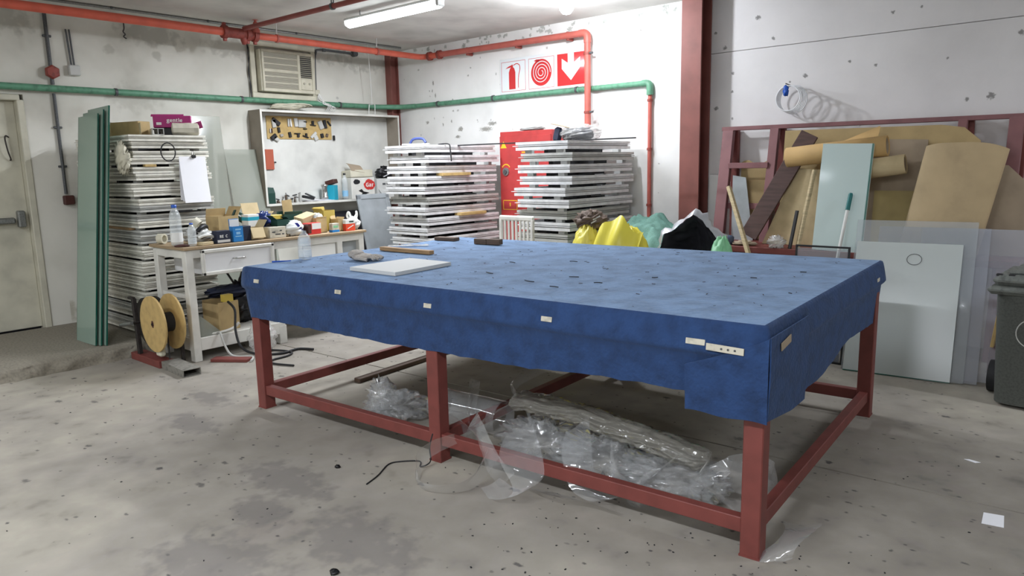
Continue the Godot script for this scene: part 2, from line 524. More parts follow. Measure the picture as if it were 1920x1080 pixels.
func bulb_lamp(at: Vector3, label: String, energy: float) -> void:
	var o := thing("bulb_lamp", label, "lamp", at)
	part(o, "bulb", mb().lathe([Vector2(0, -0.075), Vector2(0.035, -0.066), Vector2(0.06, -0.035), Vector2(0.066, 0.0), Vector2(0.058, 0.03), Vector2(0.035, 0.055)], 20), M.glow)
	part(o, "lamp_holder", mb().lathe([Vector2(0.036, 0.055), Vector2(0.04, 0.07), Vector2(0.03, 0.11), Vector2(0.03, 2.951 - at.y)], 16), M.whiteclean)
	var l := OmniLight3D.new()
	l.name = "light"
	l.position = Vector3(0, -0.005, 0)
	l.light_size = 0.05
	l.light_color = Color(0.95, 0.97, 1.0)
	l.light_energy = energy
	l.omni_range = 20.0
	l.omni_attenuation = 2.0
	l.shadow_enabled = true
	o.add_child(l)

func _ready() -> void:
	make_textures()
	make_materials()
	# camera
	var cam := Camera3D.new()
	cam.name = "camera"
	cam.fov = rad_to_deg(2.0 * atan(540.0 / 1361.5))
	cam.near = 0.05
	cam.position = Vector3(7.5488, 1.4742, 6.4807)
	cam.rotation = Vector3(-0.1678, 0.7106, -0.022)
	add_child(cam)
	cam.current = true
	# surroundings outside the closed room
	var we := WorldEnvironment.new()
	we.name = "surroundings"
	var e := Environment.new()
	e.background_mode = Environment.BG_COLOR
	e.background_color = Color(0.05, 0.05, 0.055)
	e.tonemap_mode = Environment.TONE_MAPPER_LINEAR
	e.tonemap_exposure = 1.08
	e.sdfgi_enabled = true
	e.ssao_enabled = true
	e.ssil_enabled = true
	we.environment = e
	add_child(we)
	# lamps: two in view, one over the foreground, the others added unseen as fill
	tube_lamp(Vector3(2.23, 2.9, 1.9), "white tube lamp with glowing diffuser under the ceiling, fully in view", 9.5)
	bulb_lamp(Vector3(3.6, 2.835, 1.08), "round glowing bulb at the ceiling near the back wall", 2.0)
	tube_lamp(Vector3(6.2, 2.9, 6.7), "tube lamp over the foreground floor behind the viewer", 11.0)
	tube_lamp(Vector3(2.23, 2.9, 6.7), "unseen tube lamp added as fill over the left foreground near the door", 4.0)
	tube_lamp(Vector3(9.2, 2.9, 6.7), "unseen tube lamp added as fill right of the viewer", 3.0)
	tube_lamp(Vector3(9.2, 2.9, 1.9), "unseen tube lamp added as fill near the back wall far to the right", 4.0)
	tube_lamp(Vector3(2.23, 2.9, 10.0), "unseen tube lamp added as fill behind the viewer far to the left", 2.5)
	tube_lamp(Vector3(6.2, 2.9, 10.0), "unseen tube lamp added as fill far behind the viewer", 9.0)
	room()
	services()
	table()
	stacks()
	on_left_stack()
	shelf()
	desk()
	on_desk()
	under_desk()
	rack()
	right_glass()
	heap()
	on_table()
	under_table()
	litter()

# ---------------------------------------------------------------- the room
func room() -> void:
	# floor slabs with an open joint between them, on a dark base
	var jz := func(x: float) -> float: return 3.19 - (x - 2.04) * 0.0405
	var fl := struct("floor", mb().box(Vector3(6.0, -0.12, 5.5), Vector3(12.4, 0.16, 11.4)), M.slate)
	for s in [[0.0, 0.0], [1.0, 0.0], [0.0, 1.0], [1.0, 1.0]]:
		var x0: float = -0.1 + 7.6 * s[0] + 0.006 * s[0]
		var x1: float = 7.494 if s[0] == 0.0 else 12.1
		var b := mb()
		var z0a: float = -0.1 if s[1] == 0.0 else jz.call(x0) + 0.006
		var z0b: float = -0.1 if s[1] == 0.0 else jz.call(x1) + 0.006
		var z1a: float = jz.call(x0) - 0.006 if s[1] == 0.0 else 11.1
		var z1b: float = jz.call(x1) - 0.006 if s[1] == 0.0 else 11.1
		b.prism([Vector2(x0, -z0a), Vector2(x1, -z0b), Vector2(x1, -z1b), Vector2(x0, -z1a)], 0.04, Transform3D(Basis(Vector3.RIGHT, Vector3.FORWARD, Vector3.UP), Vector3(0, -0.04, 0)))
		part(fl, "slab", b, M.floor)
	# raised strip along the left wall with a worn kerb
	nz.seed = 8; nz.frequency = 1.6; nz.fractal_octaves = 4
	var k := mb()
	k.sheet(260, 6, func(u: float, v: float) -> Vector3:
		var z := lerpf(10.9, 2.0, u)
		var ed := [Vector2(1.475, 0.0), Vector2(1.468, 0.06), Vector2(1.455, 0.084), Vector2(1.43, 0.092), Vector2(1.2, 0.092), Vector2(0.6, 0.092), Vector2(0.002, 0.092)]
		var q: Vector2 = ed[int(round(v * 6))]
		var w := nz.get_noise_2d(z * 3.0, v * 2.0)
		if v > 0.02 and v < 0.55: q += Vector2(w * 0.05, minf(w, 0.0) * 0.05)
		elif v <= 0.02: q.x += w * 0.035
		return Vector3(q.x, q.y, z), 0.0, true)
	struct("trim_1", k, M.kerb)
	# left wall with the door opening
	var lw := mb()
	lw.box(Vector3(-0.15, 1.475, 2.03), Vector3(0.3, 2.95, 4.46))
	lw.box(Vector3(-0.15, 2.565, 4.79), Vector3(0.3, 0.77, 1.06))
	lw.box(Vector3(-0.15, 1.475, 8.2), Vector3(0.3, 2.95, 5.76))
	struct("wall_left", lw, M.lwall)
	# back wall: one field left of the column, two panels with a joint right of it
	var wb := struct("wall_back", mb().box(Vector3(6.0, 1.475, -0.2), Vector3(12.4, 2.95, 0.2)), M.slate)
	part(wb, "wall_field", mb().box(Vector3(2.13, 1.475, -0.05), Vector3(4.42, 2.95, 0.1)), M.bwall)
	part(wb, "panel", mb().box(Vector3(8.2, 1.2185, -0.05), Vector3(7.7, 2.437, 0.1), 0.003), M.rwall)
	part(wb, "panel", mb().box(Vector3(8.2, 2.697, -0.05), Vector3(7.7, 0.512, 0.1), 0.003), M.rwall)
	struct("wall_right", mb().box(Vector3(12.15, 1.475, 5.5), Vector3(0.3, 2.95, 11.4)), M.otherwall)
	struct("wall_front", mb().box(Vector3(6.0, 1.475, 11.15), Vector3(12.4, 2.95, 0.3)), M.otherwall)
	struct("ceiling", mb().box(Vector3(6.0, 3.05, 5.5), Vector3(12.6, 0.2, 11.6)), M.ceiling)
	# door with its steel frame, push bar and pull
	var d := Node3D.new()
	d.name = "door_1"
	d.set_meta("kind", "structure")
	add_child(d)
	d.position = Vector3(0, 0.092, 4.79)
	var fr := mb()
	fr.box(Vector3(-0.06, 1.0, -0.5), Vector3(0.15, 2.08, 0.055), 0.006)
	fr.box(Vector3(-0.06, 1.0, 0.5), Vector3(0.15, 2.08, 0.055), 0.006)
	fr.box(Vector3(-0.06, 2.06, 0), Vector3(0.15, 0.05, 1.0), 0.006)
	part(d, "door_frame", fr, M.doorpaint)
	var leaf := part(d, "door_leaf", mb().box(Vector3(-0.095, 1.018, 0), Vector3(0.045, 2.03, 0.944), 0.004), M.doorpaint)
	part(leaf, "push_bar", mb().box(Vector3(-0.03, 0.99, 0.02), Vector3(0.05, 0.055, 0.75), 0.012), M.galv)
	part(leaf, "latch_box", mb().box(Vector3(-0.035, 1.0, -0.405), Vector3(0.07, 0.15, 0.06), 0.01), M.galv)
	part(leaf, "pull_handle", mb().tube(curve([Vector3(-0.075, 1.72, -0.4), Vector3(-0.035, 1.73, -0.37), Vector3(-0.03, 1.7, -0.36), Vector3(-0.03, 1.6, -0.37), Vector3(-0.05, 1.53, -0.39), Vector3(-0.075, 1.52, -0.39)]), 0.006, 8), M.steeldark)
	# steel columns
	var c1 := thing("steel_column", "dark red steel column standing in the corner of the room", "column", Vector3(0.055, 0, 0.065))
	part(c1, "web", mb().box(Vector3(0, 1.475, 0), Vector3(0.012, 2.95, 0.11)), M.oxidecol)
	for s in [-1.0, 1.0]: part(c1, "flange", mb().box(Vector3(0, 1.475, s * 0.06), Vector3(0.11, 2.95, 0.012), 0.002), M.oxidecol)
	part(c1, "cap_bracket", mb().prism([Vector2(-0.055, 0), Vector2(0.055, 0.06), Vector2(0.055, 0.11), Vector2(-0.055, 0.11)], 0.1, Transform3D(Basis(), Vector3(0, 2.82, -0.05))), M.oxidecol)
	var c2 := thing("steel_column", "tall red-brown steel column in front of the back wall", "column", Vector3(4.355, 0, 0.11))
	part(c2, "web", mb().box(Vector3(0, 1.475, 0), Vector3(0.014, 2.95, 0.17)), M.oxidecol)
	for s in [-1.0, 1.0]: part(c2, "flange", mb().box(Vector3(0, 1.475, s * 0.093), Vector3(0.2, 2.95, 0.016), 0.003), M.oxidecol)

func clamp_ring(o: Node, at: Vector3, axis: Vector3, r: float, m: Material, called := "clamp") -> void:
	part(o, called, mb().cyl(at - axis * 0.012, at + axis * 0.012, r, 16), m)

# ---------------------------------------------------------------- pipes, cables, air conditioner, signs
func services() -> void:
	var y := 2.805
	# overhead red main along the left side
	var a := thing("fire_pipe", "long orange-red fire pipe hung under the ceiling along the left wall", "pipe", Vector3(0.69, y, 0.07))
	part(a, "pipe", mb().cyl(Vector3(0, 0, 10.8), Vector3(0, 0, 2.62), 0.038, 18), M.pipered)
	part(a, "pipe", mb().cyl(Vector3(0, 0, 2.3), Vector3(0, 0, 0.12), 0.034, 18), M.pipered)
	part(a, "tee", mb().lathe([Vector2(0.038, 0), Vector2(0.05, 0.01), Vector2(0.05, 0.3), Vector2(0.036, 0.34)], 18, Transform3D(rot(0, PI / 2), Vector3(0, 0, 2.29))), M.couplingred)
	for z in [2.62, 2.3, 2.38]:
		var cp := part(a, "coupling", mb().cyl(Vector3(0, 0, z - 0.022), Vector3(0, 0, z + 0.022), 0.062, 18), M.couplingred)
		part(cp, "bolt", mb().box(Vector3(0, 0.072, z), Vector3(0.03, 0.03, 0.035), 0.006), M.couplingred)
		part(cp, "bolt", mb().box(Vector3(0, -0.072, z), Vector3(0.03, 0.03, 0.035), 0.006), M.couplingred)
	part(a, "drain_boss", mb().lathe([Vector2(0.0, -0.1), Vector2(0.02, -0.098), Vector2(0.032, -0.06), Vector2(0.036, 0.0)], 14, Transform3D(Basis(), Vector3(0, 0, 2.42))), M.couplingred)
	part(a, "riser", mb().lathe([Vector2(0.04, 0.02), Vector2(0.04, 0.05), Vector2(0.03, 0.06), Vector2(0.022, 0.12), Vector2(0.012, 0.13), Vector2(0.012, 0.142), Vector2(0.03, 0.145)], 14, Transform3D(Basis(), Vector3(0.03, 0, 2.3))), M.pipepink)
	for z in [2.05, 0.75, 4.6, 6.5]:
		var h := part(a, "hanger", mb().cyl(Vector3(0, 0, z - 0.012), Vector3(0, 0, z + 0.012), 0.042, 16), M.pipepink)
		part(h, "rod", mb().cyl(Vector3(0, 0.035, z), Vector3(0, 0.145, z), 0.006, 8), M.papergrey)
	# branch over to the right
	var br := thing("branch_pipe", "thin brown-red branch pipe crossing under the ceiling past the tube lamp", "pipe", Vector3(0.76, 2.845, 2.52))
	part(br, "pipe", mb().cyl(Vector3(0.0, 0, 0), Vector3(6.0, 0.01, -0.12), 0.022, 14), M.branchred)
	for x in [1.4, 3.6]:
		var h := part(br, "hanger", mb().cyl(Vector3(x - 0.012, 0.002, -0.02 * x), Vector3(x + 0.012, 0.002, -0.02 * x), 0.03, 14), M.darkgalv)
		for s in [-1.0, 1.0]: part(h, "chain_link", mb().bar(Vector3(x + s * 0.014, 0.02, -0.02 * x), Vector3(x + s * 0.014, 0.104, -0.02 * x), 0.008, 0.008), M.darkgalv)
	# back wall run and riser down
	var b := thing("fire_pipe", "red fire pipe along the back wall turning down beside the sign", "pipe", Vector3(0.69, y, 0.105))
	part(b, "pipe", mb().tube(curve([Vector3(0, 0, 0.09), Vector3(0.005, 0, 0.06), Vector3(0.035, 0, 0.02), Vector3(0.1, 0, 0.0), Vector3(0.3, 0, 0.0)], 4), 0.034, 16), M.pipered)
	part(b, "pipe", mb().cyl(Vector3(0.3, 0, 0), Vector3(2.38, -0.02, 0), 0.034, 16), M.pipepink)
	part(b, "elbow", mb().tube(curve([Vector3(2.36, -0.02, 0), Vector3(2.42, -0.022, 0), Vector3(2.453, -0.05, 0), Vector3(2.457, -0.12, 0)], 4), 0.039, 16), M.pipepink)
	part(b, "riser", mb().cyl(Vector3(2.457, -0.11, 0), Vector3(2.457, -2.0, 0), 0.034, 16), M.pipepink)
	for q in [[Vector3(0.13, 0, 0), Vector3.RIGHT], [Vector3(0.3, 0, 0), Vector3.RIGHT]]:
		part(b, "coupling", mb().cyl(q[0] - q[1] * 0.02, q[0] + q[1] * 0.02, 0.052, 16), M.couplingred)
	for yy in [-0.225, -0.81, -1.5]:
		clamp_ring(b, Vector3(2.457, yy, 0), Vector3.UP, 0.041, M.couplingred)
		part(b, "clamp_bolt", mb().box(Vector3(2.51, yy, 0.01), Vector3(0.045, 0.02, 0.02), 0.004), M.darkgalv)
	for x in [0.75, 1.5, 2.2]: part(b, "clamp", mb().box(Vector3(x, -0.005 - x * 0.008, -0.05), Vector3(0.03, 0.09, 0.1), 0.006), M.couplingred)
	# green pipe on both walls
	var gp := thing("green_pipe", "dusty green pipe clipped along the left wall and the back wall", "pipe", Vector3(0.06, 2.24, 0.06))
	part(gp, "pipe", mb().cyl(Vector3(0, 0, 10.8), Vector3(0, 0, 0.45), 0.03, 16), M.green, "straight green pipe on the left wall")
	part(gp, "bend", mb().tube(curve([Vector3(0, 0, 0.46), Vector3(0.012, 0, 0.3), Vector3(0.1, 0, 0.13), Vector3(0.2, 0, 0.02), Vector3(0.38, 0, -0.028)], 5), 0.031, 16), M.green)
	part(gp, "pipe", mb().cyl(Vector3(0.37, 0, -0.028), Vector3(3.73, -0.005, -0.028), 0.028, 16), M.green, "straight green pipe on the back wall")
	part(gp, "elbow", mb().tube(curve([Vector3(3.69, -0.005, -0.026), Vector3(3.74, -0.006, -0.026), Vector3(3.77, -0.03, -0.026), Vector3(3.775, -0.12, -0.026)], 4), 0.034, 14), M.green)
	for z in [3.44, 2.15, 0.86, 4.7, 6.0]: clamp_ring(gp, Vector3(0, 0, z), Vector3.BACK, 0.036, M.darkgalv)
	for x in [0.8, 1.72, 2.9]: clamp_ring(gp, Vector3(x, 0, -0.026), Vector3.RIGHT, 0.034, M.darkgalv)
	var dp := thing("drop_pipe", "thin pinkish-red pipe dropping from the green elbow down the back wall", "pipe", Vector3(3.835, 0, 0.034))
	part(dp, "pipe", mb().cyl(Vector3(0, 0.02, 0), Vector3(0, 2.12, 0), 0.019, 12), M.pipepink)
	for yy in [2.07, 1.6, 1.05]: clamp_ring(dp, Vector3(0, yy, 0), Vector3.UP, 0.027, M.couplingred)
	# conduits on the left wall
	var gc := thing("ceiling_conduit", "galvanised conduit running along the ceiling edge above the red pipe", "conduit", Vector3(0.4, 2.937, 0.1))
	part(gc, "tube", mb().cyl(Vector3(0, 0, 10.5), Vector3(0, 0, 0.1), 0.013, 10), M.galv)
	for z in [3.5, 2.6, 1.6]: part(gc, "saddle", mb().box(Vector3(0, 0.002, z), Vector3(0.05, 0.02, 0.02), 0.004), M.darkgalv)
	var c := thing("wall_conduit", "dark vertical conduit on the left wall between door and glass panes", "conduit", Vector3(0.016, 0, 4.017))
	part(c, "tube", mb().cyl(Vector3(0, 1.3, 0), Vector3(0, 2.2, 0), 0.014, 10), M.darkgalv)
	part(c, "tube", mb().cyl(Vector3(0, 2.28, 0), Vector3(0, 2.95, 0), 0.016, 10), M.darkgalv)
	for yy in [1.55, 1.9, 2.7]: part(c, "saddle", mb().box(Vector3(-0.004, yy, 0), Vector3(0.022, 0.02, 0.07), 0.004), M.darkgalv)
	one("alarm_box", mb().lathe([Vector2(0, 0), Vector2(0.062, 0), Vector2(0.062, 0.028), Vector2(0.05, 0.04), Vector2(0, 0.042)], 6, Transform3D(rot(0, 0, -PI / 2), Vector3.ZERO), false), M.couplingred, "small dark red hexagonal box on the left wall conduit", "box", Vector3(0.031, 2.385, 4.017))
	one("junction_box", mb().box(Vector3.ZERO, Vector3(0.06, 0.085, 0.085), 0.008), M.maroon, "square maroon junction box at the lower end of the wall conduit", "box", Vector3(0.03, 1.243, 4.005))
	var wj := thing("switch_box", "light grey square switch box with two short conduits above it", "box", Vector3(0, 2.416, 3.828))
	part(wj, "box_body", mb().box(Vector3(0.025, 0, 0), Vector3(0.05, 0.092, 0.096), 0.008), M.papergrey)
	for s in [-1.0, 1.0]: part(wj, "conduit", mb().cyl(Vector3(0.02, 0.04, s * 0.012 + 0.005), Vector3(0.02, 0.36, s * 0.014 + 0.018), 0.008, 8), M.darkgalv)
	one("wire_hook", mb().tube(curve([Vector3(0, 0.1, 0), Vector3(0, 0.04, 0), Vector3(0.005, 0.01, 0.012), Vector3(0, -0.01, -0.005), Vector3(0, -0.03, 0.01), Vector3(0, -0.045, -0.012)]), 0.006, 6), M.steeldark, "small dark wire hook below the red pipe on the left", "hook", Vector3(0.68, 2.685, 3.62))
	# air conditioner in its frame
	var ac := thing("air_conditioner", "cream window air conditioner set into the left wall above the shelf", "air conditioner", Vector3(0, 2.3, 1.635))
	var sf := mb()
	sf.box(Vector3(0.02, 0.0, 0), Vector3(0.04, 0.06, 0.84), 0.006); sf.box(Vector3(0.02, 0.555, 0), Vector3(0.04, 0.06, 0.84), 0.006)
	sf.box(Vector3(0.02, 0.277, 0.39), Vector3(0.04, 0.5, 0.06), 0.006); sf.box(Vector3(0.02, 0.277, -0.39), Vector3(0.04, 0.5, 0.06), 0.006)
	part(ac, "surround", sf, M.cream)
	part(ac, "body", mb().box(Vector3(0.055, 0.265, 0.005), Vector3(0.1, 0.45, 0.68), 0.008), M.cream)
	var fc := mb()
	fc.box(Vector3(0.112, 0.475, 0), Vector3(0.022, 0.03, 0.66), 0.004); fc.box(Vector3(0.112, 0.058, 0), Vector3(0.022, 0.035, 0.66), 0.004)
	fc.box(Vector3(0.112, 0.267, 0.318), Vector3(0.022, 0.39, 0.025), 0.004); fc.box(Vector3(0.112, 0.267, -0.318), Vector3(0.022, 0.39, 0.025), 0.004)
	fc.box(Vector3(0.112, 0.267, -0.135), Vector3(0.022, 0.39, 0.035), 0.004); fc.box(Vector3(0.112, 0.267, 0.095), Vector3(0.022, 0.03, 0.43), 0.004)
	part(ac, "face_frame", fc, M.cream)
	part(ac, "intake_shade_plate", mb().box(Vector3(0.106, 0.267, 0.095), Vector3(0.004, 0.38, 0.43)), M.acdark)  # flat plate in a darker tone, standing in for shade between the slats
	for k in 34:
		if k == 16 or k == 17: continue
		part(ac, "intake_slat", mb().box(Vector3(0.111, 0.082 + k * 0.0112, 0.095), Vector3(0.012, 0.0065 if k % 6 != 5 else 0.011, 0.43)), M.acslat if k % 6 != 5 else M.cream)
	part(ac, "outlet_cavity", mb().box(Vector3(0.106, 0.335, -0.23), Vector3(0.004, 0.24, 0.155)), M.dark)
	for k in 11: part(ac, "louvre", mb().box(Vector3(0.116, 0.228 + k * 0.0215, -0.23), Vector3(0.018, 0.004, 0.155), 0.0, rot(0, 0, -0.5)), M.acslat)
	part(ac, "control_panel", mb().box(Vector3(0.11, 0.143, -0.23), Vector3(0.016, 0.125, 0.15), 0.004), M.cream)
	for s in [-1.0, 1.0]: part(ac, "knob", mb().cyl(Vector3(0.116, 0.15, -0.23 + s * 0.035), Vector3(0.13, 0.15, -0.23 + s * 0.035), 0.013, 12), M.acslat)
	# conduit and loose wires right of it
	var co := thing("bent_conduit", "dark bent conduit beside the air conditioner ending in a round box", "conduit", Vector3(0.03, 0, 1.2))
	part(co, "tube", mb().tube(curve([Vector3(0, 2.4, 0.03), Vector3(0, 2.7, 0.02), Vector3(0, 2.82, 0.0), Vector3(0, 2.865, -0.05), Vector3(0, 2.87, -0.3), Vector3(0, 2.868, -0.54)]), 0.013, 10), M.darkgalv)
	part(co, "round_box", mb().cyl(Vector3(-0.02, 2.868, -0.56), Vector3(0.04, 2.868, -0.56), 0.035, 16), M.darkgalv)
	part(co, "coupler", mb().cyl(Vector3(0, 2.868, -0.1), Vector3(0, 2.868, -0.14), 0.018, 10), M.darkgalv)
	var wi := thing("loose_wires", "tangle of white wires hanging from an outlet beside the air conditioner", "wires", Vector3(0.03, 2.3, 1.19))
	part(wi, "outlet", mb().box(Vector3(0, 0.07, 0.03), Vector3(0.05, 0.06, 0.07), 0.008), M.cream)
	for k in 6:
		rng.seed = 40 + k
		var q := rng.randf_range(-0.04, 0.05)
		part(wi, "wire", mb().tube(curve([Vector3(0.03, 0.06, 0.02), Vector3(0.05, 0.0 - k * 0.01, q), Vector3(0.06, -0.06, -q - 0.04), Vector3(0.1, -0.1, -0.05 - k * 0.02), Vector3(0.08, -0.155, -0.02 - k * 0.025)]), 0.004, 5), M.whiteclean)
	var bc := thing("hanging_cable", "pair of thin black cables hanging from the red pipe left of the air conditioner", "cable", Vector3(0.02, 0, 2.07))
	for s in [0.0, 1.0]: part(bc, "cable", mb().tube(curve([Vector3(0.02, 2.93, 0.02 * s + 0.02), Vector3(0.005, 2.75, -0.015 * s), Vector3(0.003, 2.55, 0.01 * s), Vector3(0.003, 2.4, -0.008 * s), Vector3(0.01, 2.27, 0.0)]), 0.005, 6), M.black)
	var pc := thing("pull_wire", "thin white wire hanging from the ceiling to a small wire bracket on the shelf", "wire", Vector3(0.15, 2.13, 0.52))
	part(pc, "wire", mb().tube(curve([Vector3(0.1, 0.82, 0.08), Vector3(0.08, 0.5, 0.045), Vector3(0.05, 0.2, 0.015), Vector3(0.03, 0.12, 0.0)]), 0.005, 6), M.whiteclean)
	part(pc, "bracket", mb().tube([Vector3(0.02, 0.005, 0.05), Vector3(0.03, 0.12, 0.045), Vector3(0.03, 0.125, -0.045), Vector3(0.02, 0.005, -0.05), Vector3(0.021, 0.005, 0.05)], 0.006, 6), M.whiteclean)
	# fire point sign: three pictograms on a white glossy board
	var s := thing("fire_sign", "glossy white wall sign with extinguisher, hose reel and down arrow pictograms in red", "sign", Vector3(1.87, 2.27, 0.0))
	part(s, "board", mb().box(Vector3(0.6, 0.193, 0.005), Vector3(1.2, 0.386, 0.01), 0.002), M.signwhite)
	var zf := 0.0102
	for k in 2:
		var x0 := 0.025 + 0.4 * k
		var f := mb()
		for q in [[x0, 0.03, 0.35, 0.004], [x0, 0.352, 0.35, 0.004]]: f.box(Vector3(q[0] + q[2] / 2, q[1], zf), Vector3(q[2], q[3], 0.001))
		for q in [x0, x0 + 0.35]: f.box(Vector3(q, 0.191, zf), Vector3(0.004, 0.326, 0.001))
		part(s, "border", f, M.signred)
	var flat := func(p: Array, at: Vector2, kx := 1.0) -> MB:
		var o := []
		for v in p: o.append(Vector2(at.x + v.x * kx, at.y + v.y))
		return mb().prism(o, 0.0015, Transform3D(Basis(), Vector3(0, 0, zf - 0.0005)))
	part(s, "extinguisher_symbol", flat.call([Vector2(-0.05, 0.0), Vector2(0.045, 0.0), Vector2(0.045, 0.185), Vector2(0.03, 0.225), Vector2(0.012, 0.24), Vector2(0.012, 0.262), Vector2(0.0, 0.27), Vector2(-0.015, 0.262), Vector2(-0.06, 0.25), Vector2(-0.1, 0.228), Vector2(-0.06, 0.235), Vector2(-0.018, 0.24), Vector2(-0.033, 0.225), Vector2(-0.05, 0.185)], Vector2(0.185, 0.05)), M.signred)
	var hose := mb()
	var hp := [Vector3(0.205, 0.31, zf), Vector3(0.25, 0.323, zf), Vector3(0.29, 0.305, zf), Vector3(0.297, 0.26, zf), Vector3(0.28, 0.2, zf), Vector3(0.272, 0.14, zf), Vector3(0.272, 0.06, zf)]
	var hc := curve(hp)
	for i in hc.size() - 1: hose.bar(hc[i], hc[i + 1], 0.009, 0.0015, 0.0, Vector3.BACK)
	part(s, "extinguisher_hose", hose, M.signred)
	var disc := []
	for k in 40: disc.append(Vector2(0.142 * cos(TAU * k / 40.0), 0.142 * sin(TAU * k / 40.0)))
	part(s, "hose_reel_symbol", flat.call(disc, Vector2(0.6, 0.195)), M.signred)
	part(s, "hose_nozzle", flat.call([Vector2(-0.1, 0.128), Vector2(-0.03, 0.108), Vector2(-0.02, 0.14), Vector2(-0.07, 0.142)], Vector2(0.6, 0.195)), M.signred)
	var spi := mb()
	var last := Vector3.ZERO
	for k in 110:
		var t := k / 109.0 * TAU * 3.2
		var r := 0.02 + 0.105 * t / (TAU * 3.2)
		var p := Vector3(0.6 + r * cos(-t + 1.2), 0.195 + r * sin(-t + 1.2), zf + 0.0012)
		if k > 0: spi.bar(last, p, 0.008, 0.0015, 0.0, Vector3.BACK)
		last = p
	part(s, "spiral_line", spi, M.signwhite)
	part(s, "arrow_field", mb().box(Vector3(1.0, 0.192, zf), Vector3(0.36, 0.33, 0.0014)), M.signred)
	part(s, "arrow", flat.call([Vector2(-0.04, 0.145), Vector2(0.04, 0.145), Vector2(0.04, 0.065), Vector2(0.12, 0.115), Vector2(0.12, 0.01), Vector2(0, -0.115), Vector2(-0.12, 0.01), Vector2(-0.12, 0.115), Vector2(-0.04, 0.065)], Vector2(1.0, 0.193)).box(Vector3(1.0, 0.345, zf + 0.001), Vector3(0.08, 0.02, 0.001)), M.signwhite)
	# wire coil on a nail, right part of the back wall
	var wc := thing("wire_coil", "coil of clear hose hung on a nail high on the back wall", "coil", Vector3(5.235, 1.985, 0.0))
	part(wc, "nail", mb().cyl(Vector3(0, 0.095, 0.0), Vector3(0, 0.108, 0.24), 0.004, 6), M.steeldark)
	for k in 6:
		var p := []
		for i in 29:
			var t := TAU * i / 28.0
			p.append(Vector3((0.118 - k * 0.003) * sin(t) + k * 0.004, -0.012 + (0.118 - k * 0.003) * cos(t), 0.05 + k * 0.036 + 0.01 * sin(t)))
		part(wc, "hose_turn", mb().tube(p, 0.0055, 6, false), M.petring)
	var tie := part(wc, "blue_tie", lump(0.022, 0.04, 0.01, 0.3, 1.0, 5, 12, false), M.bluecap, "blue tie knotted round the hose")
	tie.position = Vector3(0.0, 0.01, 0.23)

# ---------------------------------------------------------------- the big table
const TC := Vector3(4.964, 0, 3.130)
const TA := 0.058
func W(x: float, y: float, z: float) -> Vector3:   # a point given along the table, in the room
	return TC + Basis(Vector3.UP, TA) * Vector3(x, y, z)

func along(t: Array, x: float) -> float:   # linear interpolation in a list of (x, y)
	for i in t.size() - 1:
		if x <= t[i + 1][0]: return lerpf(t[i][1], t[i + 1][1], clampf((x - t[i][0]) / (t[i + 1][0] - t[i][0]), 0.0, 1.0))
	return t[-1][1]

